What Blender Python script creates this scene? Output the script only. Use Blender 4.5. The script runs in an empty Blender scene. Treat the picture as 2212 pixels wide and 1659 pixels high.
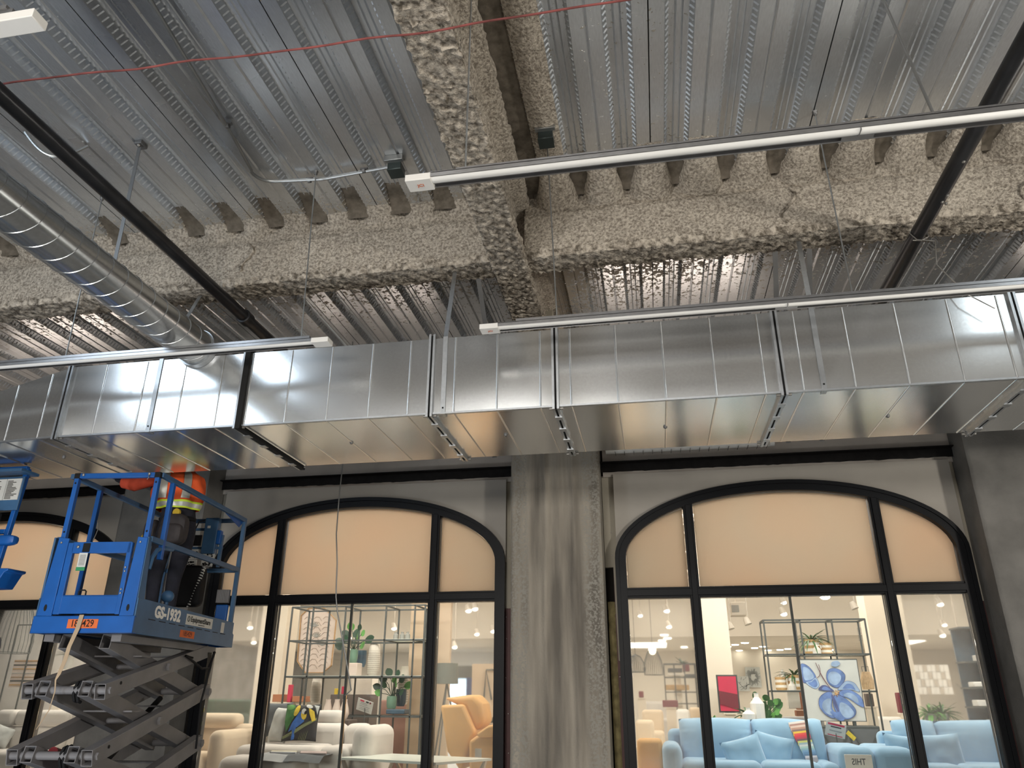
import bpy, bmesh, math, random
from math import sin, cos, pi, radians, sqrt
from mathutils import Vector, Matrix, noise

SC = bpy.context.scene
COL = SC.collection
RND = random.Random(7)

# ------------------------------------------------------------------ camera
EYE = Vector((0, 0, 1.5))
pitch, yaw, roll = radians(22.6), radians(10.4), radians(0.22)
fw = Vector((-sin(yaw)*cos(pitch), cos(yaw)*cos(pitch), sin(pitch)))
rt = Vector((cos(yaw), sin(yaw), 0))
up = rt.cross(fw)
r2 = rt*cos(roll) + up*sin(roll)
u2 = up*cos(roll) - rt*sin(roll)
cam_data = bpy.data.cameras.new('camera')
cam = bpy.data.objects.new('camera', cam_data)
M = Matrix((r2, u2, -fw)).transposed().to_4x4()
M.translation = EYE
cam.matrix_world = M
cam_data.sensor_width = 36
cam_data.lens = 1620/2212*36
cam_data.clip_end = 200
COL.objects.link(cam)
SC.camera = cam

# ------------------------------------------------------------------ world, exposure
w = bpy.data.worlds.new('world'); SC.world = w; w.use_nodes = True
w.node_tree.nodes['Background'].inputs[0].default_value = (.75, .8, .9, 1)
w.node_tree.nodes['Background'].inputs[1].default_value = .25
SC.view_settings.view_transform = 'Standard'
SC.view_settings.look = 'None'
SC.view_settings.gamma = 1
SC.view_settings.use_curve_mapping = False
SC.view_settings.exposure = 0
SC.cycles.max_bounces = 8
SC.cycles.diffuse_bounces = 4
SC.cycles.glossy_bounces = 4
SC.cycles.transmission_bounces = 6
SC.cycles.transparent_max_bounces = 12
SC.cycles.caustics_reflective = False
SC.cycles.caustics_refractive = False
SC.cycles.sample_clamp_indirect = 4

def area(name, loc, target, sx, sy, power, color, spread=180):
    d = bpy.data.lights.new(name, 'AREA'); d.shape = 'RECTANGLE'; d.size = sx; d.size_y = sy
    d.energy = power; d.color = color; d.spread = radians(spread)
    o = bpy.data.objects.new(name, d); o.location = loc
    o.rotation_euler = (Vector(target)-Vector(loc)).to_track_quat('-Z', 'Y').to_euler()
    COL.objects.link(o); return o
# work lights of the building site, behind and beside the photographer; the deck fills are added
area('work_light', (-2.5, -6.5, 2.6), (-1.5, 5, 5.0), 3.5, 1.2, 620, (1, .95, .88))
area('work_light', (7.6, .3, 2.2), (1.0, 5.2, 4.9), .6, .45, 330, (1, .94, .84))
area('high_bay_light', (-5.1, 2.35, 5.15), (-3.9, 5, 3.6), 1.9, 1.3, 36, (.74, .87, 1))
area('high_bay_light', (3.9, 2.4, 5.25), (3.0, 5, 3.8), 1.0, .7, 8, (.85, .95, 1))
area('high_bay_light', (0, -4, 5.1), (0, -4.01, 0), 4, 2, 330, (1, .97, .93))
area('deck_fill_uplight', (-5.0, 3.2, .12), (-3.4, 3.4, 5.4), .8, .5, 62, (.86, .93, 1))  # unseen lamp added to brighten the deck from below
area('deck_fill_uplight', (3.4, 3.0, .12), (1.6, 3.4, 5.4), .8, .5, 30, (1, .97, .9))  # second added deck fill, on the right
for lx in (-8.0, -3.5, .5, 5.0): area('rear_deck_fill', (lx, 8.36, 4.25), (lx, 7.6, 5.4), 1.8, .1, 9, (1, .84, .72))  # unseen uplights added to brighten the deck behind the beam
# shop lighting: ceiling panels of the furniture shop behind the windows, and added fills
WARM = (1, .93, .84)
for (lx, ly) in ((-7.5, 10.2), (-3.4, 10.2), (1.4, 10.2), (5.2, 10.2)):
    area('shop_panel_light', (lx, ly, 4.2), (lx, ly, 0), 2.4, 1.2, 125, WARM)
for (lx, ly) in ((-9, 14.5), (-3.5, 14.5), (2, 14.5), (7, 14.5)):
    area('shop_panel_light', (lx, ly, 4.28), (lx, ly, 0), 2.5, 2.0, 140, (1, .92, .83))
for lx in (-7, -1, 5): area('shop_panel_light', (lx, 21, 2.74), (lx, 21, 0), 2.5, 2.0, 105, (1, .90, .78))
for lx in (-8, -3.4, 1.4, 6): area('shop_fill_light', (lx, 8.95, 3.75), (lx, 20, 3.9), 3.6, .35, 78, (1, .92, .83))  # unseen fill added to brighten the shop's walls and ceiling
for lx in (-6, 0, 6): area('shop_fill_light', (lx, 13.2, 3.2), (lx, 15, 6.5), 3.0, .3, 60, (1, .90, .78))  # added mid-shop fill aimed at the ceiling

# ------------------------------------------------------------------ materials
def new_mat(name):
    m = bpy.data.materials.new(name); m.use_nodes = True
    nt = m.node_tree
    return m, nt, nt.nodes['Principled BSDF']
def N(nt, t, **kw):
    n = nt.nodes.new(t)
    for k, v in kw.items(): setattr(n, k, v)
    return n
def plain(name, col, rough=.6, metal=0, var=.08, scale=6, bump=0, bscale=60, emit=None, es=1, sheen=0):
    m, nt, p = new_mat(name)
    L = nt.links
    tc = N(nt, 'ShaderNodeTexCoord')
    nz = N(nt, 'ShaderNodeTexNoise'); nz.inputs['Scale'].default_value = scale; nz.inputs['Detail'].default_value = 4
    L.new(tc.outputs['Object'], nz.inputs['Vector'])
    mr = N(nt, 'ShaderNodeMapRange'); mr.inputs[1].default_value = .3; mr.inputs[2].default_value = .7
    mr.inputs[3].default_value = 1-var; mr.inputs[4].default_value = 1+var
    L.new(nz.outputs[0], mr.inputs[0])
    vm = N(nt, 'ShaderNodeVectorMath', operation='SCALE'); vm.inputs[0].default_value = col[:3]
    L.new(mr.outputs[0], vm.inputs['Scale']); L.new(vm.outputs[0], p.inputs['Base Color'])
    p.inputs['Roughness'].default_value = rough; p.inputs['Metallic'].default_value = metal
    if sheen: p.inputs['Sheen Weight'].default_value = sheen
    if bump:
        b = N(nt, 'ShaderNodeBump'); b.inputs['Strength'].default_value = bump; b.inputs['Distance'].default_value = .01
        n2 = N(nt, 'ShaderNodeTexNoise'); n2.inputs['Scale'].default_value = bscale; n2.inputs['Detail'].default_value = 5
        L.new(tc.outputs['Object'], n2.inputs['Vector']); L.new(n2.outputs[0], b.inputs['Height']); L.new(b.outputs[0], p.inputs['Normal'])
    if emit:
        p.inputs['Emission Color'].default_value = (*emit, 1); p.inputs['Emission Strength'].default_value = es
    return m

def galv(name, base=(.50, .52, .54), rough=.3, overspray=False, spangle=25, streak=(1, 1, 1), metal=.92):
    """galvanised sheet: patchy tone and gloss; overspray = specks of the fire-proofing"""
    m, nt, p = new_mat(name); L = nt.links
    geo = N(nt, 'ShaderNodeNewGeometry')
    mp = N(nt, 'ShaderNodeMapping'); mp.inputs['Scale'].default_value = streak
    L.new(geo.outputs['Position'], mp.inputs[0])
    n1 = N(nt, 'ShaderNodeTexNoise'); n1.inputs['Scale'].default_value = spangle; n1.inputs['Detail'].default_value = 3
    n2 = N(nt, 'ShaderNodeTexNoise'); n2.inputs['Scale'].default_value = 1.2; n2.inputs['Detail'].default_value = 1
    L.new(mp.outputs[0], n1.inputs['Vector']); L.new(geo.outputs['Position'], n2.inputs['Vector'])
    ad = N(nt, 'ShaderNodeMath', operation='ADD'); L.new(n1.outputs[0], ad.inputs[0]); L.new(n2.outputs[0], ad.inputs[1])
    mr = N(nt, 'ShaderNodeMapRange'); mr.inputs[1].default_value = .5; mr.inputs[2].default_value = 1.5
    mr.inputs[3].default_value = .84; mr.inputs[4].default_value = 1.14
    L.new(ad.outputs[0], mr.inputs[0])
    vm = N(nt, 'ShaderNodeVectorMath', operation='SCALE'); vm.inputs[0].default_value = base
    L.new(mr.outputs[0], vm.inputs['Scale'])
    rr = N(nt, 'ShaderNodeMapRange'); rr.inputs[1].default_value = 0; rr.inputs[2].default_value = 1
    rr.inputs[3].default_value = rough-.05; rr.inputs[4].default_value = rough+.08
    L.new(n2.outputs[0], rr.inputs[0])
    p.inputs['Metallic'].default_value = metal
    bm = N(nt, 'ShaderNodeBump'); bm.inputs['Strength'].default_value = .06; bm.inputs['Distance'].default_value = .02
    n4 = N(nt, 'ShaderNodeTexNoise'); n4.inputs['Scale'].default_value = 2.5; n4.inputs['Detail'].default_value = 0
    L.new(geo.outputs['Position'], n4.inputs['Vector']); L.new(n4.outputs[0], bm.inputs['Height'])
    L.new(bm.outputs[0], p.inputs['Normal'])
    if not overspray:
        L.new(vm.outputs[0], p.inputs['Base Color']); L.new(rr.outputs[0], p.inputs['Roughness'])
        return m
    # specks get dense within a metre behind the cross beam, beside the girder and near the joint in front of it
    sep = N(nt, 'ShaderNodeSeparateXYZ'); L.new(geo.outputs['Position'], sep.inputs[0])
    def near(axis, c, wd, top):
        a = N(nt, 'ShaderNodeMath', operation='SUBTRACT'); L.new(sep.outputs[axis], a.inputs[0]); a.inputs[1].default_value = c
        b = N(nt, 'ShaderNodeMath', operation='ABSOLUTE'); L.new(a.outputs[0], b.inputs[0])
        c_ = N(nt, 'ShaderNodeMapRange'); c_.inputs[1].default_value = 0; c_.inputs[2].default_value = wd
        c_.inputs[3].default_value = top; c_.inputs[4].default_value = 0
        L.new(b.outputs[0], c_.inputs[0]); return c_
    f1 = near('Y', 5.35, .75, .30); f2 = near('X', -.85, .55, .22); f3 = near('Y', 6.3, 1.5, .19); f4 = near('X', .1, .9, .07)
    s = f1
    for f in (f2, f3, f4):
        q = N(nt, 'ShaderNodeMath', operation='ADD'); L.new(s.outputs[0], q.inputs[0]); L.new(f.outputs[0], q.inputs[1]); s = q
    n3 = N(nt, 'ShaderNodeTexNoise'); n3.inputs['Scale'].default_value = 26; n3.inputs['Detail'].default_value = 6; n3.inputs['Roughness'].default_value = .65
    L.new(geo.outputs['Position'], n3.inputs['Vector'])
    q = N(nt, 'ShaderNodeMath', operation='ADD'); L.new(n3.outputs[0], q.inputs[0]); L.new(s.outputs[0], q.inputs[1])
    th = N(nt, 'ShaderNodeMapRange'); th.inputs[1].default_value = .69; th.inputs[2].default_value = .73
    L.new(q.outputs[0], th.inputs[0])
    mx = N(nt, 'ShaderNodeMix', data_type='RGBA'); L.new(th.outputs[0], mx.inputs[0]); L.new(vm.outputs[0], mx.inputs[6])
    mx.inputs[7].default_value = (.42, .38, .32, 1); L.new(mx.outputs[2], p.inputs['Base Color'])
    m2 = N(nt, 'ShaderNodeMix'); L.new(th.outputs[0], m2.inputs[0]); L.new(rr.outputs[0], m2.inputs[2]); m2.inputs[3].default_value = .95
    L.new(m2.outputs[0], p.inputs['Roughness'])
    m3 = N(nt, 'ShaderNodeMix'); L.new(th.outputs[0], m3.inputs[0]); m3.inputs[2].default_value = metal; m3.inputs[3].default_value = 0
    L.new(m3.outputs[0], p.inputs['Metallic'])
    b2 = N(nt, 'ShaderNodeBump'); b2.inputs['Strength'].default_value = .7; b2.inputs['Distance'].default_value = .006
    L.new(th.outputs[0], b2.inputs['Height']); L.new(bm.outputs[0], b2.inputs['Normal']); L.new(b2.outputs[0], p.inputs['Normal'])
    return m

def spray_mat(name, c1, c2, scale=34, strength=1.0):
    m, nt, p = new_mat(name); L = nt.links
    geo = N(nt, 'ShaderNodeNewGeometry')
    n1 = N(nt, 'ShaderNodeTexNoise'); n1.inputs['Scale'].default_value = scale; n1.inputs['Detail'].default_value = 5; n1.inputs['Roughness'].default_value = .6
    L.new(geo.outputs['Position'], n1.inputs['Vector'])
    n2 = N(nt, 'ShaderNodeTexNoise'); n2.inputs['Scale'].default_value = 2.2; n2.inputs['Detail'].default_value = 3
    L.new(geo.outputs['Position'], n2.inputs['Vector'])
    r = N(nt, 'ShaderNodeMapRange'); r.inputs[1].default_value = .36; r.inputs[2].default_value = .62; L.new(n1.outputs[0], r.inputs[0])
    a = N(nt, 'ShaderNodeMath', operation='MULTIPLY_ADD'); L.new(n2.outputs[0], a.inputs[0]); a.inputs[1].default_value = .5; a.inputs[2].default_value = -.25
    b = N(nt, 'ShaderNodeMath', operation='ADD', use_clamp=True); L.new(r.outputs[0], b.inputs[0]); L.new(a.outputs[0], b.inputs[1])
    mx = N(nt, 'ShaderNodeMix', data_type='RGBA'); L.new(b.outputs[0], mx.inputs[0]); mx.inputs[6].default_value = (*c1, 1); mx.inputs[7].default_value = (*c2, 1)
    L.new(mx.outputs[2], p.inputs['Base Color']); p.inputs['Roughness'].default_value = .95
    bp = N(nt, 'ShaderNodeBump'); bp.inputs['Strength'].default_value = strength; bp.inputs['Distance'].default_value = .022
    L.new(n1.outputs[0], bp.inputs['Height']); L.new(bp.outputs[0], p.inputs['Normal'])
    return m

def column_mat():
    m, nt, p = new_mat('weathered concrete'); L = nt.links
    tc = N(nt, 'ShaderNodeTexCoord')
    mp = N(nt, 'ShaderNodeMapping'); mp.inputs['Scale'].default_value = (5, 1, .5); L.new(tc.outputs['Object'], mp.inputs[0])
    n1 = N(nt, 'ShaderNodeTexNoise'); n1.inputs['Scale'].default_value = 1.2; n1.inputs['Detail'].default_value = 4; L.new(mp.outputs[0], n1.inputs['Vector'])
    n2 = N(nt, 'ShaderNodeTexNoise'); n2.inputs['Scale'].default_value = 45; n2.inputs['Detail'].default_value = 5; L.new(tc.outputs['Object'], n2.inputs['Vector'])
    r = N(nt, 'ShaderNodeMapRange'); r.inputs[1].default_value = .35; r.inputs[2].default_value = .68; L.new(n1.outputs[0], r.inputs[0])
    mx = N(nt, 'ShaderNodeMix', data_type='RGBA'); L.new(r.outputs[0], mx.inputs[0]); mx.inputs[6].default_value = (.15, .135, .115, 1); mx.inputs[7].default_value = (.40, .36, .30, 1)
    # pitted speckled flanks beyond .28 m from the middle
    sp = N(nt, 'ShaderNodeSeparateXYZ'); L.new(tc.outputs['Object'], sp.inputs[0])
    ab = N(nt, 'ShaderNodeMath', operation='ABSOLUTE'); L.new(sp.outputs[0], ab.inputs[0])
    fl = N(nt, 'ShaderNodeMapRange'); fl.inputs[1].default_value = .27; fl.inputs[2].default_value = .33; L.new(ab.outputs[0], fl.inputs[0])
    t2 = N(nt, 'ShaderNodeMapRange'); t2.inputs[1].default_value = .47; t2.inputs[2].default_value = .56; L.new(n2.outputs[0], t2.inputs[0])
    mu = N(nt, 'ShaderNodeMath', operation='MULTIPLY'); L.new(fl.outputs[0], mu.inputs[0]); L.new(t2.outputs[0], mu.inputs[1])
    m2 = N(nt, 'ShaderNodeMix', data_type='RGBA'); L.new(mu.outputs[0], m2.inputs[0]); L.new(mx.outputs[2], m2.inputs[6]); m2.inputs[7].default_value = (.30, .285, .25, 1)
    L.new(m2.outputs[2], p.inputs['Base Color']); p.inputs['Roughness'].default_value = .9
    bp = N(nt, 'ShaderNodeBump'); bp.inputs['Strength'].default_value = .5; bp.inputs['Distance'].default_value = .01
    L.new(n2.outputs[0], bp.inputs['Height']); L.new(bp.outputs[0], p.inputs['Normal'])
    return m

def film_mat():
    m, nt, p = new_mat('frosted peach film'); L = nt.links
    tc = N(nt, 'ShaderNodeNewGeometry')
    n = N(nt, 'ShaderNodeTexNoise'); n.inputs['Scale'].default_value = .9; n.inputs['Detail'].default_value = 2; L.new(tc.outputs['Position'], n.inputs['Vector'])
    mx = N(nt, 'ShaderNodeMix', data_type='RGBA'); L.new(n.outputs[0], mx.inputs[0])
    mx.inputs[6].default_value = (.60, .48, .38, 1); mx.inputs[7].default_value = (.52, .505, .45, 1)
    t = N(nt, 'ShaderNodeBsdfTranslucent'); L.new(mx.outputs[2], t.inputs[0])
    d = N(nt, 'ShaderNodeBsdfDiffuse'); d.inputs[0].default_value = (.6, .52, .42, 1)
    s = N(nt, 'ShaderNodeMixShader'); s.inputs[0].default_value = .12; L.new(t.outputs[0], s.inputs[1]); L.new(d.outputs[0], s.inputs[2])
    g = N(nt, 'ShaderNodeBsdfGlossy'); g.inputs['Roughness'].default_value = .1
    s2 = N(nt, 'ShaderNodeMixShader'); s2.inputs[0].default_value = 0; L.new(s.outputs[0], s2.inputs[1]); L.new(g.outputs[0], s2.inputs[2])
    L.new(s2.outputs[0], nt.nodes['Material Output'].inputs[0])
    return m

def glass_mat(name, haze=0.0, blur=0.0):
    m, nt, p = new_mat(name); L = nt.links
    lw = N(nt, 'ShaderNodeFresnel'); lw.inputs[0].default_value = 1.45
    if blur:
        t = N(nt, 'ShaderNodeBsdfRefraction'); t.inputs['IOR'].default_value = 1.12; t.inputs['Roughness'].default_value = blur
        t.inputs['Color'].default_value = (.97, .99, .98, 1)
    else:
        t = N(nt, 'ShaderNodeBsdfTransparent'); t.inputs[0].default_value = (.95, .97, .96, 1)
    g = N(nt, 'ShaderNodeBsdfGlossy'); g.inputs['Roughness'].default_value = .02
    s = N(nt, 'ShaderNodeMixShader'); L.new(lw.outputs[0], s.inputs[0]); L.new(t.outputs[0], s.inputs[1]); L.new(g.outputs[0], s.inputs[2])
    tr = N(nt, 'ShaderNodeBsdfTranslucent'); tr.inputs[0].default_value = (1, .95, .88, 1)
    s3 = N(nt, 'ShaderNodeMixShader'); s3.inputs[0].default_value = haze; L.new(s.outputs[0], s3.inputs[1]); L.new(tr.outputs[0], s3.inputs[2])
    L.new(s3.outputs[0], nt.nodes['Material Output'].inputs[0])
    return m

def rgb_img_mat(name, fn):
    """fn builds a colour socket out of object coordinates (flat print)"""
    m, nt, p = new_mat(name)
    tc = N(nt, 'ShaderNodeTexCoord')
    L = nt.links; L.new(fn(nt, tc.outputs['Object']), p.inputs['Base Color']); p.inputs['Roughness'].default_value = .7
    return m

MT = {}
MT['deck'] = galv('galvanised deck', (.66, .68, .70), .27, True, 30, (3, .6, 1), .84)
MT['duct'] = galv('galvanised duct sheet', (.80, .81, .81), .17, False, 60)
MT['duct_edge'] = galv('galvanised angle', (.5, .52, .54), .35, False, 40)
MT['strap'] = plain('dull grey hanger steel', (.16, .16, .16), .5, .7)
MT['gap'] = plain('black sealant', (.012, .012, .012), .7)
MT['spray'] = spray_mat('sprayed fire-proofing', (.25, .215, .175), (.66, .595, .505), 48, 1.2)
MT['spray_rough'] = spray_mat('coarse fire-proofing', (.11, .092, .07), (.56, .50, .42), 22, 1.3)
MT['spray_shade'] = spray_mat('smooth rib fill', (.10, .085, .065), (.17, .145, .115), 14, .3)  # darker than the other spray: shade of the rib pockets put into the colour
MT['column'] = column_mat()
MT['column_dark'] = plain('grey cast concrete', (.17, .165, .155), .85, 0, .25, 3, .4, 40)
MT['drywall'] = plain('painted drywall', (.36, .335, .30), .85, 0, .06, 2, .05)
MT['plaster'] = plain('upper wall board', (.46, .42, .38), .85, 0, .10, 3, .1)
MT['board'] = plain('bare wall board', (.36, .33, .27), .85, 0, .08, 3)
MT['stud'] = plain('dark red primed steel', (.06, .018, .016), .55, .2, .2, 8)
MT['batt'] = plain('yellow insulation', (.30, .25, .12), .95, 0, .4, 12, .9, 30)
MT['cavity_shade'] = plain('cavity shade black', (.02, .018, .016), .9)  # near-black colour stands in for shade inside the wall
MT['angle'] = plain('black steel angle', (.010, .009, .009), .7, 0, .3, 12, .4, 20)
MT['frame'] = plain('black window frame', (.006, .0065, .008), .42, 0, .05)
MT['glass'] = glass_mat('clear glass', .012)
MT['haze_glass'] = glass_mat('hazy glass', .12, .10)
MT['film'] = film_mat()
MT['concrete_floor'] = plain('concrete slab', (.46, .45, .43), .55, 0, .15, 2, .1)
MT['dark_wall'] = plain('unlit block wall', (.34, .33, .32), .9, 0, .2, 2, .2)
MT['white'] = plain('white enamel', (.78, .77, .74), .4, 0, .03)
MT['lens'] = plain('milky lamp lens', (.86, .86, .84), .35, 0, .02)
MT['alu'] = plain('brushed aluminium', (.42, .42, .43), .3, .9, .08, 20)
MT['black_pipe'] = plain('black steel pipe', (.018, .019, .022), .35, .3, .3, 8)
MT['blue'] = plain('blue lift enamel', (.005, .088, .34), .42, 0, .12, 5)
MT['blue_worn'] = plain('worn blue lift enamel', (.04, .11, .22), .5, 0, .15, 6)
MT['lift_grey'] = plain('dark grey lift arms', (.17, .165, .17), .55, 0, .12, 5)
MT['bolt'] = plain('steel bolt', (.30, .29, .27), .4, .8)
MT['black'] = plain('black rubber', (.01, .01, .011), .7)
MT['orange_label'] = plain('orange label', (.62, .13, .03), .7)
MT['paper'] = plain('white paper label', (.6, .6, .57), .7, 0, .03)
MT['hivis'] = plain('orange safety vest', (.75, .10, .02), .8, 0, .15, 9, .3, 25)
MT['hivis_dark'] = plain('orange sleeve', (.42, .05, .02), .85, 0, .2, 9, .3, 25)
MT['lime'] = plain('lime reflective border', (.55, .72, .04), .6)
MT['silver'] = plain('silver reflective tape', (.42, .42, .38), .4, .3)
MT['denim'] = plain('dark work trousers', (.012, .013, .022), .9, 0, .3, 14, .4, 40)
MT['pouch'] = plain('dark leather pouch', (.035, .03, .032), .7, 0, .3, 10, .3, 20)
MT['glove'] = plain('grey work glove', (.09, .08, .08), .9)
MT['skin'] = plain('skin', (.42, .24, .16), .6)
MT['hair'] = plain('dark hair', (.02, .015, .012), .8)
MT['yellow_tool'] = plain('yellow tool', (.55, .38, .03), .5)
MT['green'] = plain('green marker', (.03, .25, .10), .5)
MT['tan'] = plain('tan webbing', (.42, .31, .2), .85)
MT['rope'] = plain('red cord', (.22, .06, .055), .85, 0, .5, 7)
MT['box'] = plain('dark electrical box', (.05, .065, .065), .35, .6)
for k_, s_ in (('frame', .15), ('angle', .15), ('gap', .2), ('black', .2), ('cavity_shade', .1)):
    MT[k_].node_tree.nodes['Principled BSDF'].inputs['Specular IOR Level'].default_value = s_
MT['emt'] = plain('conduit steel', (.34, .35, .35), .35, .85)

# ------------------------------------------------------------------ mesh building
class MB:
    def __init__(s): s.v = []; s.f = []
    def add(s, vs, fs):
        o = len(s.v); s.v += [tuple(v) for v in vs]; s.f += [tuple(i+o for i in f) for f in fs]; return s
    def box(s, x0, x1, y0, y1, z0, z1):
        return s.add([(x0,y0,z0),(x1,y0,z0),(x1,y1,z0),(x0,y1,z0),(x0,y0,z1),(x1,y0,z1),(x1,y1,z1),(x0,y1,z1)],
                     [(0,3,2,1),(4,5,6,7),(0,1,5,4),(1,2,6,5),(2,3,7,6),(3,0,4,7)])
    def bar(s, p, q, w, h, upv=(0,0,1), hollow=0):
        p, q = Vector(p), Vector(q); d = (q-p).normalized(); u = Vector(upv)
        sd = d.cross(u)
        if sd.length < 1e-4: sd = d.cross(Vector((1,0,0)))
        sd.normalize(); u = sd.cross(d).normalized()
        a, b = sd*(w/2), u*(h/2)
        if not hollow:
            return s.add([p-a-b,p+a-b,p+a+b,p-a+b,q-a-b,q+a-b,q+a+b,q-a+b],
                         [(0,1,2,3),(4,7,6,5),(0,4,5,1),(1,5,6,2),(2,6,7,3),(3,7,4,0)])
        a2, b2 = sd*(w/2-hollow), u*(h/2-hollow)
        vs = []
        for c in (p, q):
            vs += [c-a-b,c+a-b,c+a+b,c-a+b,c-a2-b2,c+a2-b2,c+a2+b2,c-a2+b2]
        fs = []
        for i in range(4):
            j = (i+1) % 4
            fs += [(i,i+8,j+8,j),(4+i,4+j,12+j,12+i),(i,j,4+j,4+i),(8+i,12+i,12+j,8+j)]
        return s.add(vs, fs)
    def tube(s, pts, r, n=10, cap=True):
        pts = [Vector(p) for p in pts]; k = len(pts)
        rs = r if isinstance(r, (list, tuple)) else [r]*k
        vs = []; u = None
        for i, p in enumerate(pts):
            d = (pts[min(i+1,k-1)]-pts[max(i-1,0)]).normalized()
            if u is None:
                u = d.cross(Vector((0,0,1)))
                if u.length < 1e-3: u = d.cross(Vector((1,0,0)))
            u = (u - d*u.dot(d)).normalized(); v = d.cross(u)
            for j in range(n):
                t = 2*pi*j/n; vs.append(p+(u*cos(t)+v*sin(t))*rs[i])
        fs = [(i*n+j, i*n+(j+1)%n, (i+1)*n+(j+1)%n, (i+1)*n+j) for i in range(k-1) for j in range(n)]
        if cap: fs += [tuple(range(n))[::-1], tuple(range((k-1)*n, k*n))]
        return s.add(vs, fs)
    def lathe(s, c, prof, n=20, cap=True):
        c = Vector(c); k = len(prof)
        vs = [c+Vector((r*cos(2*pi*j/n), r*sin(2*pi*j/n), z)) for r, z in prof for j in range(n)]
        fs = [(i*n+j, i*n+(j+1)%n, (i+1)*n+(j+1)%n, (i+1)*n+j) for i in range(k-1) for j in range(n)]
        if cap: fs += [tuple(range(n))[::-1], tuple(range((k-1)*n, k*n))]
        return s.add(vs, fs)
    def prism(s, poly, a, b, f):
        """poly in 2d, f(u,v,t) -> 3d"""
        n = len(poly)
        vs = [f(u,v,a) for u,v in poly]+[f(u,v,b) for u,v in poly]
        return s.add(vs, [tuple(range(n))[::-1], tuple(range(n,2*n))]+[(i,(i+1)%n,n+(i+1)%n,n+i) for i in range(n)])
    def grid(s, f, nu, nv, cu=False):
        vs = [f(i/nu, j/nv) for i in range(nu+1) for j in range(nv+1)]
        fs = [(i*(nv+1)+j,(i+1)*(nv+1)+j,(i+1)*(nv+1)+j+1,i*(nv+1)+j+1) for i in range(nu) for j in range(nv)]
        return s.add(vs, fs)
    def ball(s, c, rx, ry, rz, n=14, m=9, e=1.0, R=None):
        c = Vector(c); vs = []
        def pw(x, e): return math.copysign(abs(x)**e, x)
        for i in range(m+1):
            a = -pi/2+pi*i/m
            for j in range(n):
                b = 2*pi*j/n
                v = Vector((rx*pw(cos(a),e)*pw(cos(b),e), ry*pw(cos(a),e)*pw(sin(b),e), rz*pw(sin(a),e)))
                if R is not None: v = R @ v
                vs.append(c+v)
        fs = [(i*n+j, i*n+(j+1)%n, (i+1)*n+(j+1)%n, (i+1)*n+j) for i in range(m) for j in range(n)]
        return s.add(vs, fs)
    def xf(s, M):
        s.v = [tuple(M @ Vector(v)) for v in s.v]; return s
    def mesh(s, name, mat, smooth=35):
        me = bpy.data.meshes.new(name); me.from_pydata(s.v, [], s.f)
        bm = bmesh.new(); bm.from_mesh(me); bmesh.ops.remove_doubles(bm, verts=bm.verts, dist=1e-5)
        bmesh.ops.recalc_face_normals(bm, faces=bm.faces); bm.to_mesh(me); bm.free()
        if mat is not None: me.materials.append(MT[mat] if isinstance(mat, str) else mat)
        if smooth:
            me.polygons.foreach_set('use_smooth', [True]*len(me.polygons)); me.set_sharp_from_angle(angle=radians(smooth))
        return me

BASE = {}
def base_of(p):
    return BASE.get(p.name, Matrix.Identity(4)) if p is not None else Matrix.Identity(4)
def obj(name, mb, mat, parent=None, smooth=35, bevel=0, world=True, label=None, segs=2, kind=None):
    me = mb if isinstance(mb, bpy.types.Mesh) else mb.mesh(name, mat, smooth)
    o = bpy.data.objects.new(name, me); COL.objects.link(o)
    if parent is not None:
        o.parent = parent
        if world: o.matrix_parent_inverse = base_of(parent).inverted()
        BASE[o.name] = Matrix.Identity(4) if world else base_of(parent)
    if bevel:
        b = o.modifiers.new('bevel', 'BEVEL'); b.width = bevel; b.segments = segs; b.limit_method = 'ANGLE'; b.angle_limit = radians(40)
        b.harden_normals = False
    if label: o['label'] = label
    if kind: o['kind'] = kind
    return o
def sub(name, mb, mat, parent, **kw):
    """part of a part: parent is a mesh part placed at its thing's frame"""
    me = mb.mesh(name, mat, kw.pop('smooth', 35)); o = bpy.data.objects.new(name, me); COL.objects.link(o); o.parent = parent
    if kw.get('bevel'):
        b = o.modifiers.new('bevel', 'BEVEL'); b.width = kw['bevel']; b.segments = 2; b.limit_method = 'ANGLE'
    if kw.get('label'): o['label'] = kw['label']
    if kw.get('kind'): o['kind'] = kw['kind']
    return o
def tag(o, label, cat, group=None):
    o['label'] = label; o['category'] = cat
    if group: o['group'] = group
    return o
def thing(name, label, cat, loc=(0,0,0), rz=0, group=None):
    o = bpy.data.objects.new(name, None); COL.objects.link(o); o.empty_display_size = .1
    o.location = loc; o.rotation_euler = (0,0,rz)
    BASE[o.name] = Matrix.Translation(loc) @ Matrix.Rotation(rz, 4, 'Z')
    return tag(o, label, cat, group)
def structure(name, loc=(0,0,0)):
    o = bpy.data.objects.new(name, None); COL.objects.link(o); o.location = loc; o['kind'] = 'structure'
    BASE[o.name] = Matrix.Translation(loc); return o
def struct_mesh(name, mb, mat, smooth=35):
    o = obj(name, mb, mat, None, smooth); o['kind'] = 'structure'; return o
def dup(root, loc, rz=None, label=None, group=None):
    r = root.copy(); COL.objects.link(r); r.location = loc
    if rz is not None: r.rotation_euler = (0,0,rz)
    if label: r['label'] = label
    if group: r['group'] = group
    for ch in list(root.children):
        c = ch.copy(); COL.objects.link(c); c.parent = r
        for g in list(ch.children):
            d = g.copy(); COL.objects.link(d); d.parent = c
    return r
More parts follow.
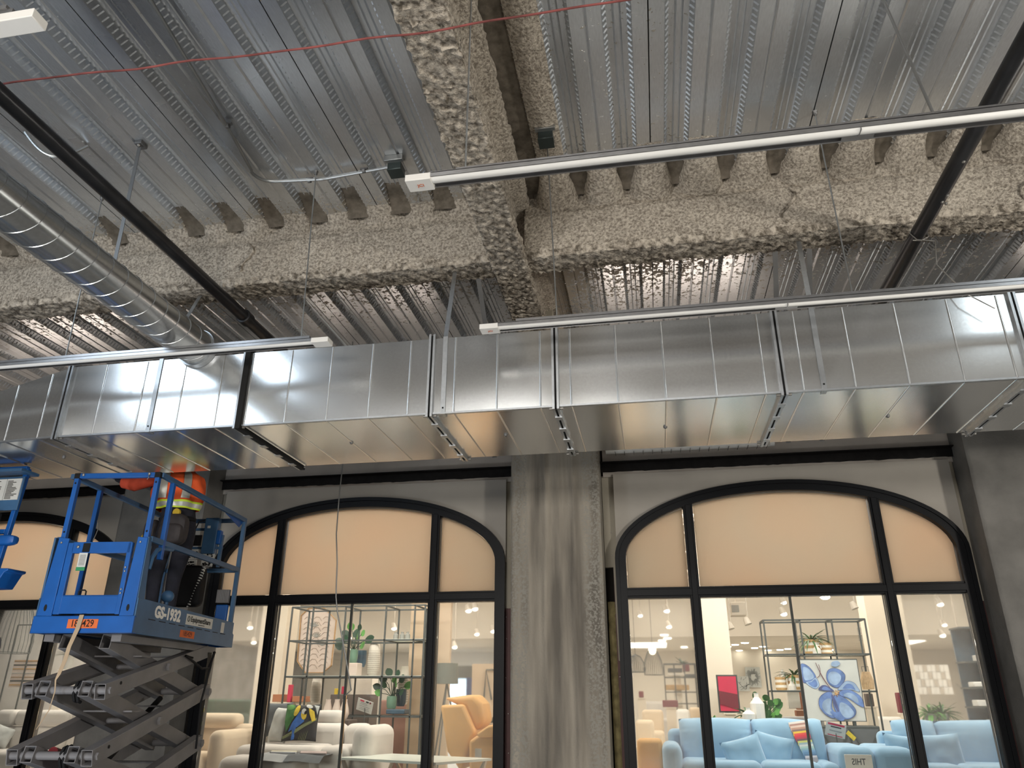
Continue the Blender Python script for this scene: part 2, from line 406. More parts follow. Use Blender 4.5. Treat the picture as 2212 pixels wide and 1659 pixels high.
def text_mb(txt, size, depth=.001, bold=0, sx=1.0):
    cu = bpy.data.curves.new('t', 'FONT'); cu.body = txt; cu.size = size; cu.extrude = depth; cu.offset = bold
    cu.align_x = 'CENTER'; cu.align_y = 'CENTER'; cu.resolution_u = 3
    o = bpy.data.objects.new('t', cu); COL.objects.link(o)
    dg = bpy.context.evaluated_depsgraph_get()
    me = bpy.data.meshes.new_from_object(o.evaluated_get(dg))
    mb = MB(); mb.v = [(v.co.x*sx, v.co.y, v.co.z) for v in me.vertices]; mb.f = [tuple(p.vertices) for p in me.polygons]
    bpy.data.objects.remove(o); bpy.data.curves.remove(cu); bpy.data.meshes.remove(me)
    return mb
def nz(v, s, seed=0): return noise.noise(Vector(v)*s + Vector((seed, seed*1.7, 0)))

# ================================================================== STRUCTURE
ZD = 5.40          # underside of the deck's lower flutes
PITCH = .3873
X0, X1, YB, YW = -11.0, 9.0, -9.0, 8.62
WC = (-8.23, -3.41, 1.41)          # window centres
CCOL = (-5.82, -1.0, 3.80)         # columns between them

struct_mesh('floor', MB().box(X0, X1, YB, 8.45, -.1, 0), 'concrete_floor')
struct_mesh('wall_back', MB().box(X0, X1, YB-.2, YB, 0, 5.6), 'dark_wall')
struct_mesh('wall_left', MB().box(X0-.2, X0, YB, 24.2, 0, 5.6), 'dark_wall')
struct_mesh('wall_right', MB().box(X1, X1+.2, YB, 24.2, 0, 5.6), 'dark_wall')

# ---- ceiling: steel deck sheets, three ribs each
ceil = structure('ceiling', (0, 0, ZD))
obj('roof_slab', MB().box(X0, X1, YB, 8.9, ZD+.085, ZD+.2), 'column_dark', ceil)
def deck_sheet():
    P = []   # cross profile (x, z)
    for k in range(3):
        a = k*PITCH
        if k: P += [(a-.012, 0), (a, .012), (a+.012, 0)]
        P += [(a+.1, 0), (a+.128, .075), (a+.165, .075), (a+.172, .068), (a+.179, .075),
              (a+.208, .075), (a+.215, .068), (a+.222, .075), (a+.259, .075), (a+.287, 0)]
    P = [(.004, .03), (.004, 0)]+P+[(3*PITCH-.004, 0), (3*PITCH-.004, .012)]
    mb = MB()
    y0, y1 = -4.0, 8.6
    for i in range(len(P)-1):
        (xa, za), (xb, zb) = P[i], P[i+1]
        mb.add([(xa,y0,za),(xb,y0,zb),(xb,y1,zb),(xa,y1,za)], [(0,1,2,3)])
    return mb
def deck_dimples():
    mb = MB(); y = -1.0
    while y < 8.5:
        for k in range(3):
            for (xa, xb, sgn) in ((k*PITCH+.1, k*PITCH+.128, 1), (k*PITCH+.287, k*PITCH+.259, -1)):
                def P(t, dy, out):
                    return (xa+(xb-xa)*t+out*sgn*-.0, y+dy, .075*t-out)
                # slanted ridge standing off the web
                o = .009
                n = Vector((-.075*sgn*-1, 0, -.028)).normalized()
                n = Vector((sgn*.94, 0, -.35))
                b0 = Vector(P(.12, 0, 0)); b1 = Vector(P(.12, .013, 0)); t0 = Vector(P(.88, .018, 0)); t1 = Vector(P(.88, .031, 0))
                mid0 = (b0+b1)/2+n*o*.9; mid1 = (t0+t1)/2+n*o*.9
                mb.add([b0, b1, t0, t1, mid0, mid1], [(0,4,5,2),(1,3,5,4),(0,1,4),(2,5,3)])
        y += .046
    return mb
ds, dd = deck_sheet().mesh('deck_sheet', 'deck', 25), deck_dimples().mesh('web_embossing', 'deck', 0)
for k in range(-9, 8):
    x = .205+k*3*PITCH
    if x < X0-.01 or x+3*PITCH > X1+.4: continue
    o = obj('deck_sheet', ds, None, ceil); o.location = (x, 0, ZD)
    o2 = bpy.data.objects.new('web_embossing', dd); COL.objects.link(o2); o2.parent = o; o2['kind'] = 'stuff'
    if k % 2 and k > -7: o['label'] = 'sheet with a dark open side lap'

# ---- sprayed beams
def lumpy(p, n, amp, sc, seed=0):
    p = Vector(p); h = nz(p, sc, seed)*.6+nz(p, sc*2.3, seed+5)*.4
    return p+Vector(n)*h*amp
def swept(prof, axis, t0, t1, step, amp, sc, seed=0, ends=True):
    """prof: closed list of (a,b) swept along an axis, surface roughened"""
    # resample profile
    pts = []
    n = len(prof)
    for i in range(n):
        a, b = Vector(prof[i]), Vector(prof[(i+1) % n]); m = max(1, int((b-a).length/step))
        for j in range(m): pts.append(a+(b-a)*j/m)
    c = sum(pts, Vector((0, 0)))/len(pts)
    nt = max(1, int((t1-t0)/step)); mb = MB(); k = len(pts)
    vs = []
    for i in range(nt+1):
        t = t0+(t1-t0)*i/nt
        for q, p in enumerate(pts):
            tan = (pts[(q+1) % k]-pts[q-1]).normalized(); nn = Vector((tan.y, -tan.x))
            if nn.dot(p-c) < 0: nn = -nn
            if axis == 'X': v, no = (t, p.x, p.y), (0, nn.x, nn.y)
            else: v, no = (p.x, t, p.y), (nn.x, 0, nn.y)
            vs.append(lumpy(v, no, amp, sc, seed))
    fs = [(i*k+j, i*k+(j+1) % k, (i+1)*k+(j+1) % k, (i+1)*k+j) for i in range(nt) for j in range(k)]
    if ends: fs += [tuple(range(k))[::-1], tuple(range(nt*k, (nt+1)*k))]
    return mb.add(vs, fs)
YF, YR, ZB = 5.17, 5.43, 4.80
bprof = [(YF+.02, ZB), (YR-.03, ZB+.01), (YR, ZB+.05), (YR, ZD-.01), (YF+.04, ZD-.01), (YF+.035, 5.23), (YF+.005, 5.21), (YF, ZB+.06)]
def cross_beam(xa, xb, label, seed, lobes):
    b = thing('steel_beam', label, 'beam', ((xa+xb)/2, 5.3, ZB))
    obj('sprayed_casing', swept(bprof, 'X', xa, xb, .03, .022, 14, seed), 'spray', b, 60)
    # lumpy underside skin
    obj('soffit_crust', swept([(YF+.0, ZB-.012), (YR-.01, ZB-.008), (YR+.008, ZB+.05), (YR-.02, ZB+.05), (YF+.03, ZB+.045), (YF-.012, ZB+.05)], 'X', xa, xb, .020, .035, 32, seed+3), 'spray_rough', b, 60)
    k0 = int(math.floor((xa-.205)/PITCH)); k1 = int(math.ceil((xb-.205)/PITCH))
    for k in range(k0, k1+1):
        c = .205+k*PITCH
        if c-.12 < xa or c+.12 > xb: continue
        r = random.Random(k*13+seed)
        # overspray flare hanging on each lower flute in front of the beam
        L = lobes*(r.uniform(.7, 1.25))
        def f(u, v, c=c, L=L, s=k):
            a = pi*u                     # across
            y = YF+.05-L*v
            wv = .105+.085*(1-v)**2.2; hh = (.13+.16*(lobes-.13))*(1-v)**1.3+.002+.01*sin(pi*v)
            p = Vector((c-cos(a)*wv, y, ZD+.004-sin(a)**.7*hh))
            return lumpy(p, (0, -.5, -1), .03*(1-v*.6), 16, s)
        obj('spray_flare', MB().grid(f, 14, 16), 'spray', b, 60)
        vx = c+PITCH/2
        if vx+.1 < xb:
            def g(u, v, vx=vx, s=k):
                p = Vector((vx-.098+.196*u, YF-.01-.27*v**1.3, ZD-.05+.124*v**.6))
                return lumpy(p, (0, -1, -.2), .02, 14, s)
            obj('rib_plug', MB().grid(g, 8, 6), 'spray_shade', b, 60)
    return b
nb = thing('steel_beam', 'unseen beam overhead before the frame, added to darken the reflection in the duct', 'beam', (0, 1.5, ZB))  # unseen beam, added to darken what the duct face reflects
obj('sprayed_casing', swept([(p[0]-YF+1.55, p[1]) for p in bprof], 'X', -10.9, 8.9, .12, .03, 8, 9), 'spray', nb, 60)
bl = cross_beam(-11, -1.05, 'long spray-fireproofed steel beam crossing the ceiling on the left of the girder', 1, .13)
br = cross_beam(-.85, 9, 'long spray-fireproofed steel beam crossing the ceiling on the right of the girder', 2, .44)
# drips and a clamp scar on the beams' faces
for xs in ((-3.33, .0, .26), (3.0, .05, .36), (1.26, .02, .3)):
    x = xs[0]; par = bl if x < -1 else br
    m = MB().tube([lumpy((x+.05*sin(i*.9)-xs[1]*i/3, YF-.003, 5.2-i*.045), (1, 0, 0), .02, 6, int(x*9)) for i in range(int(xs[2]/.045)+2)], .013, 7)
    obj('spray_drip', m, 'spray_rough', par, 60)

# girder along Y, open I-section
GX = -.965
gp = [(GX-.13, 4.74), (GX+.13, 4.74), (GX+.135, 4.80), (GX+.045, 4.84), (GX+.03, 5.16), (GX+.05, 5.26), (GX+.15, 5.30),
      (GX+.15, ZD-.005), (GX-.15, ZD-.005), (GX-.15, 5.30), (GX-.05, 5.26), (GX-.03, 5.16), (GX-.045, 4.84), (GX-.135, 4.80)]
gd = thing('steel_girder', 'thick lumpy fireproofed girder running from above the camera to the shopfront wall', 'beam', (GX, 5, 4.74))
def gird(y0, y1, s):
    return swept(gp, 'Y', y0, y1, .028, .032, 17, s)
obj('sprayed_casing', gird(.8, 7.0, 4), 'spray', gd, 60)
obj('sprayed_casing', gird(7.16, 8.6, 5), 'spray', gd, 60)
obj('bare_band', swept([(GX-.11, 4.76), (GX+.11, 4.76), (GX+.11, 5.3), (GX-.11, 5.3)], 'Y', 6.98, 7.18, .05, .004, 5), 'board', gd, 60)
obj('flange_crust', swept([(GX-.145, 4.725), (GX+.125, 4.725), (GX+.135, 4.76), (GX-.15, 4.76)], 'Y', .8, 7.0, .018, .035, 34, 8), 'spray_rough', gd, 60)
obj('smooth_rib_fill', MB().box(-.87, -.665, .8, YF+.02, ZD+.02, ZD+.07), 'spray_shade', gd)
# thick spray bead on the flute beside the girder
def f(u, v):
    y = .8+4.35*v
    p = Vector((-.675+.215*u, y, ZD+.0-sin(pi*u)*.035-.004)); return lumpy(p, (0, 0, -1), .018, 22, 3)
obj('flute_bead', MB().grid(f, 8, 170), 'spray', gd, 60)
def f(u, v):
    y = .8+4.35*v
    p = Vector((-1.30+.2*u, y, ZD+.0-sin(pi*u)*.02-.004)); return lumpy(p, (0, 0, -1), .014, 22, 9)
obj('flute_bead', MB().grid(f, 8, 170), 'spray', gd, 60)

# ---- shopfront wall with three arched openings
HALF, SPR, RISE = 1.765, 2.90, .775
def arch_z(dx, half=HALF, rise=RISE): return SPR+rise*sqrt(max(0, 1-(dx/half)**2))
wf = structure('wall_front', (0, 8.5, 0))
def wall_sheet(x0, x1, z_top, y0, y1, wc):
    """sheet with an arch cut out between x0..x1"""
    mb = MB(); n = 36
    xs = [wc-HALF+2*HALF*(.5-.5*cos(pi*i/n)) for i in range(n+1)]
    for i in range(n):
        a, b = xs[i], xs[i+1]; za, zb = arch_z(a-wc), arch_z(b-wc)
        mb.add([(a,y0,za),(b,y0,zb),(b,y0,z_top),(a,y0,z_top)], [(0,1,2,3)])
        mb.add([(a,y0,za),(b,y0,zb),(b,y1,zb),(a,y1,za)], [(0,3,2,1)])
    for (a, b) in ((x0, wc-HALF), (wc+HALF, x1)):
        if b-a > .005:
            mb.add([(a,y0,SPR-.75 if a < wc else SPR-.15),(b,y0,SPR-.75 if a < wc else SPR-.15),(b,y0,z_top),(a,y0,z_top)], [(0,1,2,3)])
    mb.add([(x0,y0,SPR),(x0,y1,SPR),(x0,y1,z_top),(x0,y0,z_top)], [(0,1,2,3)])
    mb.add([(x1,y0,SPR),(x1,y1,SPR),(x1,y1,z_top),(x1,y0,z_top)], [(0,1,2,3)])
    return mb
for wc in WC:
    x0, x1 = wc-1.775, wc+1.795
    obj('drywall_panel', wall_sheet(x0, x1, 3.86, 8.44, 8.56, wc), 'drywall', wf, 0)
for i in range(-1, 3):
    a = CCOL[i]+.52 if i >= 0 else X0
    b = CCOL[i+1]-.52 if i+1 < 3 else X1
    obj('upper_board', MB().box(a, b, 8.47, 8.58, 3.84, ZD-.01), 'plaster', wf)
for c in CCOL:
    # strips between column and window: board above, red studs, batt
    for s in (-1, 1):
        xa = c+s*.50; xb = c+s*.66
        lo = 2.40 if s < 0 else 2.82
        obj('wall_board', MB().box(min(xa, xb), max(xa, xb), 8.50, 8.56, lo, 3.86), 'board', wf)
        if s > 0:
            xw = c+.60
            obj('wall_board', MB().prism([(xw, 1.85), (xw+.085, 1.80), (xw+.085, 2.84), (xw-.01, 2.84)], 8.45, 8.48, lambda u, v, t: (u, t, v)), 'board', wf, label='narrow lower board with a torn edge')
            obj('insulation_batt', MB().grid(lambda u, v: lumpy((c+.51+.08*u, 8.515-.03*sin(pi*u), .05+2.4*v), (0, -1, 0), .03, 9, 3), 4, 60), 'batt', wf, 60)
        xs0, xs1 = (c-.65, c-.515) if s < 0 else (c+.585, c+.69)
        st = MB().box(xs0, xs1, 8.505, 8.56, 0, lo-.0 if s < 0 else 2.86)
        for q in (.3, .6): st.box(xs0+(xs1-xs0)*q-.006, xs0+(xs1-xs0)*q+.006, 8.495, 8.51, 0, lo)
        obj('steel_stud', st, 'stud', wf)
screws = MB()
for c in CCOL:
    for s, xo in ((-1, -.6), (1, .62)):
        for z in (1.0, 1.35, 1.72, 2.05, 2.3):
            screws.ball((c+xo+RND.uniform(-.02, .02), 8.495, z+RND.uniform(-.05, .05)), .006, .004, .006, 6, 4)
        for z in (2.95, 3.2, 3.5): screws.ball((c+s*.58, 8.498, z), .005, .003, .005, 6, 4)
o = obj('screw_heads', screws, 'bolt', wf, kind='stuff')
obj('shade_backing', MB().box(X0, X1, 8.57, 8.60, 3.70, ZD).box(X0, WC[0]-HALF, 8.57, 8.60, 0, 3.7).box(WC[0]+HALF, WC[1]-HALF, 8.57, 8.60, 0, 3.7).box(WC[1]+HALF, WC[2]-HALF, 8.57, 8.60, 0, 3.7).box(WC[2]+HALF, X1, 8.57, 8.60, 0, 3.7), 'cavity_shade', wf)  # dark backing sheet painted as the shade behind the boards
# black angle with torn caulk, bay by bay
for i, (a, b) in enumerate(((X0, CCOL[0]-.5), (CCOL[0]+.5, CCOL[1]-.5), (CCOL[1]+.5, CCOL[2]-.44), (CCOL[2]+.5, X1))):
    m = MB().box(a, b, 8.43, 8.47, 3.90, 3.99).box(a, b, 8.36, 8.47, 3.985, 3.995)
    def g(u, v, a=a, b=b): return lumpy((a+(b-a)*u, 8.425, 3.885+.125*v), (0, -1, 1), .012, 9, 2)
    m.grid(g, int((b-a)/.05), 3)
    o = struct_mesh('trim_%d' % (i+1), m, 'angle', 30)

# ---- concrete columns
def column(c, half, label, mat, drips):
    t = thing('concrete_column', label, 'column', (c, 8.35, 0))
    yf = 8.10
    def f(u, v):
        x = -half+2*half*u; z = ZD*v; d = 0
        if drips:
            for xc, wd, h in ((-.105, .035, .030), (.20, .035, .026), (.045, .055, .014), (-.31, .02, .008)):
                xc2 = xc+.012*sin(z*3+xc*20); d += h*math.exp(-((x-xc2)/wd)**2)
            d += .012*cos(x/half*pi/2)
        e = max(0, (abs(x)-half+.03)/.03); d -= .02*e*e
        p = Vector((x, yf-8.35-d, z)); return p+Vector((0, nz(p, 7, 2)*.006, 0))
    m = MB().grid(f, 60, 110)
    m.add([(-half,yf+.02-8.35,0),(-half,.27,0),(-half,.27,ZD),(-half,yf+.02-8.35,ZD)], [(0,1,2,3)])
    m.add([(half,yf+.02-8.35,0),(half,.27,0),(half,.27,ZD),(half,yf+.02-8.35,ZD)], [(0,3,2,1)])
    obj('shaft', m, mat, t, 40, world=False)
    return t
column(-1.0, .495, 'weathered concrete column with pale vertical drip ridges between the two large arched windows', 'column', True)
column(3.83, .57, 'dark smooth concrete column with white scratches at the right edge', 'column_dark', False)
column(-5.82, .56, 'plain grey concrete column behind the scissor lift', 'column_dark', False)

# ---- windows
def arch_band(wc, off0, off1, y0, y1, n=44):
    """curved frame bar following jambs and arch, between two offsets inside the opening"""
    def path(off):
        P = [(wc-HALF+off, 0)]
        for i in range(n+1):
            a = pi-pi*i/n; P.append((wc+(HALF-off)*cos(a), SPR+(RISE-off)*sin(a)))
        return P+[(wc+HALF-off, 0)]
    A, B = path(off0), path(off1); mb = MB(); k = len(A)
    for (P, y) in ((A, y0), (B, y0), (B, y1), (A, y1)): mb.v += [(x, y, z) for x, z in P]
    for r in range(4):
        s = (r+1) % 4
        for i in range(k-1): mb.f.append((r*k+i, r*k+i+1, s*k+i+1, s*k+i))
    return mb
ZT0, ZT1 = 2.475, 2.585
for wi, wc in enumerate(WC):
    wn = structure('window_%d' % (wi+1), (wc, 8.5, 0))
    obj('arched_frame', arch_band(wc, -.005, .085, 8.40, 8.55), 'frame', wn)
    obj('frame_lip', arch_band(wc, -.03, .012, 8.385, 8.43), 'frame', wn)
    obj('transom', MB().box(wc-HALF+.06, wc+HALF-.06, 8.415, 8.55, ZT0, ZT1).box(wc-HALF+.08, wc+HALF-.08, 8.40, 8.42, ZT0+.02, ZT1-.02), 'frame', wn, bevel=.004)
    MX = (wc-.97, wc+.965)
    for x in MX:
        zt = arch_z(x-wc)-.05
        obj('mullion', MB().box(x-.052, x+.052, 8.41, 8.55, 0, zt).box(x-.03, x+.03, 8.395, 8.415, 0, zt-.03), 'frame', wn, bevel=.004)
    edges = [wc-HALF+.085, MX[0]-.052, MX[0]+.052, MX[1]-.052, MX[1]+.052, wc+HALF-.085]
    for j in range(3):
        a, b = edges[2*j], edges[2*j+1]; G = .009
        # frosted film pane above the transom; a hairline of clear glass shows at its edge
        P = [(a+G, ZT1+G), (b-G, ZT1+G)]
        n = 16
        for i in range(n+1):
            x = b-G+(a-b+2*G)*i/n
            P.append((x, max(ZT1+.02, SPR+(RISE-.085-G)*sqrt(max(0, 1-((x-wc)/(HALF-.085))**2)))))
        obj('frosted_pane', MB().prism(P, 8.478, 8.484, lambda u, v, t: (u, t, v)), 'film', wn, 0)
        cen = j == 1
        for (p, q) in (((a, (a+b)/2-.012), ((a+b)/2+.012, b)) if cen else ((a, b),)):
            obj('glass_pane', MB().box(p+.002, q-.002, 8.478, 8.488, .35, ZT0-.002), 'glass' if cen else 'haze_glass', wn, 0)
    obj('joint_strip', MB().box(wc-.02, wc+.005, 8.470, 8.495, .35, ZT0), plain('dark green glass joint', (.03, .035, .03), .4), wn)

# ================================================================== DUCTWORK
DY0, DY1, DZ0, DZ1 = 4.95, 6.05, 3.40, 4.01
duct = thing('rectangular_duct', 'large galvanised rectangular air duct running across in front of the windows', 'air duct', (0, 5.5, DZ0))
def duct_sec(xa, xb, ribs, label=None, ra=None, taper=0):
    g = .018
    def yz(x):
        t = (x-xa)/(xb-xa) if taper else 1
        return DY0+taper*.25*(1-t), DZ1-taper*.9*(1-t)
    m = MB(); a, b = xa+g, xb-g
    ya, za = yz(a); yb, zb = yz(b)
    m.add([(a,ya,DZ0),(b,yb,DZ0),(b,DY1,DZ0),(a,DY1,DZ0),(a,ya,za),(b,yb,zb),(b,DY1,zb),(a,DY1,za)],
          [(0,3,2,1),(4,5,6,7),(0,1,5,4),(2,3,7,6)])
    s = obj('duct_section', m, 'duct', duct, 0, label=label)
    r = MB()
    for x in ribs:
        y, z = yz(x)
        pr = [(x-.007, 0), (x-.004, -.005), (x+.004, -.005), (x+.007, 0)]
        r.add([(px, y+py-.0005, zz) for zz in (DZ0+.005, z-.005) for px, py in pr], [(0,1,5,4),(1,2,6,5),(2,3,7,6)])
        r.add([(px, yy, DZ0+py-.0005) for yy in (y+.005, DY1-.01) for px, py in pr], [(0,4,5,1),(1,5,6,2),(2,6,7,3)])
    sub('pressed_beads', r, 'duct', s, smooth=60, kind='stuff')
    # lock seam along the lower front edge and along the upper edge
    ya, za = yz(a); yb, zb = yz(b)
    sub('lock_seam', MB().add([(a,ya-.004,DZ0-.004),(b,yb-.004,DZ0-.004),(b,yb-.004,DZ0+.010),(a,ya-.004,DZ0+.010),(b,yb+.02,DZ0-.004),(a,ya+.02,DZ0-.004)],
        [(0,1,2,3),(0,5,4,1)]), 'duct_edge', s, smooth=0)
    return s
breaks = [-4.61, -3.04, -1.52, -.59, .96, 2.49, 4.0, 5.5, 7.0, 9.0]
sec_ribs = [(-4.29, -3.92, -3.57, -3.24), (-2.99, -2.66, -2.325, -1.995, -1.69), (-1.34, -1.02, -.70), (-.48, -.15, .18, .52, .845), (1.09, 1.42, 1.755, 2.09, 2.4),
            (2.8, 3.1, 3.4, 3.7), (4.3, 4.6, 4.9, 5.2), (5.8, 6.1, 6.4), (7.4, 7.8, 8.2)]
duct_sec(-5.75, -4.61, (-5.45, -5.12, -4.8), 'tapering end section at the left', taper=.28)
for i in range(9): duct_sec(breaks[i], breaks[i+1], sec_ribs[i])
# drive-slip flange joints, sealant gap and cleats
for i, x in enumerate(breaks[:-1]):
    def ring(x0, x1, p):
        m = MB()
        m.box(x0, x1, DY0-p, DY0+.005, DZ0-p, DZ1+p); m.box(x0, x1, DY0, DY1, DZ0-p, DZ0+.004)
        m.box(x0, x1, DY0, DY1, DZ1-.004, DZ1+p); m.box(x0, x1, DY1-.004, DY1+p, DZ0-p, DZ1+p); return m
    j = obj('flange_joint', ring(x-.024, x-.007, .028), 'duct_edge', duct, 0)
    m = ring(x+.008, x+.024, .026)
    sub('second_flange', m, 'duct_edge', j, smooth=0)
    sub('sealant_gap', ring(x-.008, x+(.034 if i == 1 else .009), .018 if i != 1 else .030), 'gap', j, smooth=0)
    for k in range(4):
        y = DY0+.14+k*.26
        sub('cleat', MB().box(x-.026, x+.026, y, y+.06, DZ0-.034, DZ0-.026), 'duct_edge', j, smooth=0)
    sub('corner_bolt', MB().tube([(x-.05, DY0+.015, DZ0-.01), (x+.05, DY0+.015, DZ0-.01)], .010, 8), 'bolt', j)
    sub('corner_bolt', MB().tube([(x-.05, DY1+.01, DZ0-.01), (x+.05, DY1+.01, DZ0-.01)], .010, 8), 'bolt', j)
# plug buttons on the underside
for (x, y) in ((-4.95, 5.45), (-2.33, 5.48), (-1.06, 5.5), (.175, 5.52), (1.77, 5.55)):
    obj('rod_plug', MB().lathe((x, y, DZ0-.012), [(.004, -.004), (.012, 0), (.016, .012)], 10), 'strap', duct)
# return duct at far left, smaller and dented
obj('duct_section', MB().box(-10.9, -5.77, 5.02, DY1, DZ0, DZ1-.25), 'duct', duct, 0, label='smaller section running out of view at the left')

# duct hanger straps (each its own strip hanging from the deck)
def strap(x, ytop, xtop, label, y=DY0, ztop=4.79, w=.035):
    t = thing('hanger_strap', label, 'strap', (x, y, DZ0), 0, 'straps holding the rectangular duct')
    m = MB().bar((x, y-.006, DZ0-.004), (x, y-.006, DZ1+.01), w, .003, (0, 1, 0)).bar((x, y-.006, DZ1+.01), (xtop, ytop, ztop), w, .003, (0, 1, 0))
    m.box(x-w/2, x+w/2, y-.008, y+.06, DZ0-.007, DZ0-.003)
    obj('band', m, 'duct_edge', t, 0)
    obj('screw', MB().ball((x, y-.01, DZ0+.04), .007, .004, .007, 8, 5), 'gap', t)
    return t
strap(-3.80, 5.28, -3.8, 'metal hanger strap on the duct face just left of the round duct')
strap(-1.42, 5.28, -1.46, 'metal hanger strap left of the girder on the third duct section')
strap(1.22, 5.3, 1.30, 'metal hanger strap on the duct section right of the long dark panels')
for (x, lab) in ((-1.27, 'dark flat hanger strap hanging behind the duct left of the girder'), (1.16, 'dark bent hanger strap behind the duct right of the column'), (1.42, 'dark wide hanger strap behind the duct under the shadowed beam bulge')):
    t = thing('hanger_strap', lab, 'strap', (x, 6.12, DZ0), 0, 'straps holding the rectangular duct')
    obj('band', MB().bar((x, 6.10, DZ0), (x, 6.10, DZ1), .04, .003, (0, 1, 0)).bar((x, 6.10, DZ1), (x-.02, 5.42, 4.79), .04, .003, (0, 1, 0)), 'strap', t, 0)
for (x, z, lab) in ((-2.05, 4.5, 'thin dark rod end above the duct left of the others'), (-1.93, 4.38, 'short dark rod end above the duct, middle one of three'), (-1.82, 4.34, 'short dark rod end above the duct nearest the flange'), (.28, 4.3, 'short pale rod end above the duct at right'), (1.36, 4.5, 'dark rod end above the duct near the right black pipe')):
    o = obj('threaded_rod', MB().tube([(x, 5.9, DZ1-.02), (x, 5.9, z)], .007, 7).tube([(x, 5.9, z-.06), (x, 5.9, z)], .013, 6), 'strap'); tag(o, lab, 'rod', 'rod ends standing on the duct')

# round spiral duct
RX, RZ, RR = -3.48, 4.075, .145
rd = thing('round_duct', 'shiny round spiral duct coming from the left to meet the rectangular duct', 'air duct', (RX, 3, RZ))
prof = []
y = -3.0; seam = []
while y < 4.93:
    seam.append(y); y += .148
m = MB(); nn = 40
ring = []
for s in seam:
    for dy, dr in ((0, 0), (.002, .004), (.007, .004), (.009, 0), (.147, 0)):
        ring.append((min(s+dy, 4.945), RR+dr))
for (yy, r) in ring:
    for j in range(nn):
        a = 2*pi*j/nn; m.v.append((RX+r*cos(a), yy+(.045*cos(a-.6) if yy < 4.9 else 0), RZ+r*sin(a)))
for i in range(len(ring)-1):
    for j in range(nn): m.f.append((i*nn+j, i*nn+(j+1) % nn, (i+1)*nn+(j+1) % nn, (i+1)*nn+j))
obj('spiral_shell', m, galv('spiral duct sheet', (.52, .54, .55), .22, False, 50), rd, 28)
obj('end_collar', MB().tube([(RX, 4.90, RZ), (RX, 4.948, RZ)], [RR+.012, RR+.018], 40), 'duct_edge', rd)
t = thing('hanger_strap', 'long flat strap from the deck down to the round duct, bolted at its top', 'strap', (-3.6, 4.2, 4.2))
obj('band', MB().bar((-3.63, 4.0, 5.40), (-3.62, 4.02, 4.22), .03, .004, (0, 1, 0)), 'strap', t, 0)
obj('bolt_plate', MB().box(-3.66, -3.60, 3.97, 4.05, 5.37, 5.40), 'strap', t, bevel=.004)
obj('bolt', MB().ball((-3.63, 3.99, 5.365), .014, .014, .014, 8, 6), 'bolt', t)

# black pipes
def pipe(x, z, r, y0, y1, coup, label, bolts=()):
    t = thing('black_pipe', label, 'pipe', (x, 4, z))
    obj('pipe_run', MB().tube([(x, y0, z), (x, y1, z)], r, 24), 'black_pipe', t)
    for c in coup: obj('coupling', MB().tube([(x, c-.05, z), (x, c-.045, z), (x, c+.045, z), (x, c+.05, z)], [r+.002, r+.014, r+.014, r+.002], 24), 'black_pipe', t)
    for (yy, dx) in bolts: obj('bolt', MB().ball((x+dx, yy, z-r), .012, .012, .009, 8, 5), 'bolt', t)
    return t
pipe(-3.43, 4.62, .052, -3, 8.55, (5.45,), 'long black sprinkler pipe at the left above the round duct')
pr_ = pipe(2.07, 4.62, .052, -3, 8.55, (1.5,), 'long black sprinkler pipe at the right passing under the beam', ((4.62, .01), (4.64, .04), (4.55, .02), (4.2, 0)))
# wire tie on the right pipe
o = obj('tie_wire', MB().tube([(2.02, 5.06, 4.56), (2.07, 5.05, 4.545), (2.13, 5.06, 4.58), (2.12, 5.07, 4.68), (2.05, 5.06, 4.685), (2.01, 5.06, 4.62), (2.04, 5.04, 4.55), (2.14, 5.0, 4.5), (2.10, 4.93, 4.40), (2.07, 4.9, 4.25), (2.13, 4.88, 4.12), (2.20, 4.86, 3.98), (2.33, 4.85, 3.86)], .004, 6), 'bolt')
tag(o, 'thin loose tie wire wrapped around the right black pipe', 'wire')

# ================================================================== LINEAR LIGHTS
def strip(xa, xb, y, z, label, joints, endmark=None, end='L'):
    t = thing('linear_light', label, 'light fixture', ((xa+xb)/2, y, z), 0)
    # aluminium channel, white lens in the middle of the underside
    m = MB().box(xa+.12, xb, y-.045, y-.040, z, z+.026).box(xa+.12, xb, y+.012, y+.016, z, z+.022).box(xa+.12, xb, y+.036, y+.045, z-.002, z+.022).box(xa+.12, xb, y-.045, y+.045, z+.022, z+.028).box(xa+.25, xb-.05, y-.014, y+.014, z+.028, z+.062)
    obj('aluminium_channel', m, 'alu', t, 0)
    obj('lens', MB().grid(lambda u, v: (xa+.12+(xb-xa-.12)*u, y-.040+.052*v, z+.001-.010*sin(pi*v)), 1, 8), 'lens', t)
    for x in joints:
        obj('joint_sleeve', MB().box(x-.07, x+.07, y+.016, y+.036, z-.001, z+.004).box(x-.002, x+.002, y-.04, y+.012, z-.010, z), 'alu', t, 0)
    e = obj('end_cap', MB().box(xa, xa+.13, y-.046, y+.046, z-.012, z+.026), 'white', t, bevel=.003)
    if endmark:
        tm = text_mb(endmark, .028, .0006); tm.xf(Matrix.Translation((xa+.07, y, z-.0135)) @ Matrix.Rotation(pi, 4, 'X'))
        sub('printed_mark', tm, 'orange_label', e, smooth=0)
    return t
ZS = 3.85
strip(-1.07, 5.2, 2.925, ZS, 'nearer long linear light bar crossing in front of girder and pipe', (1.05, 3.2), 'JCI')
strip(-1.06, 5.2, 4.56, ZS, 'farther long linear light bar right of the girder, before the duct top', (.98, 3.2), 'JCI')
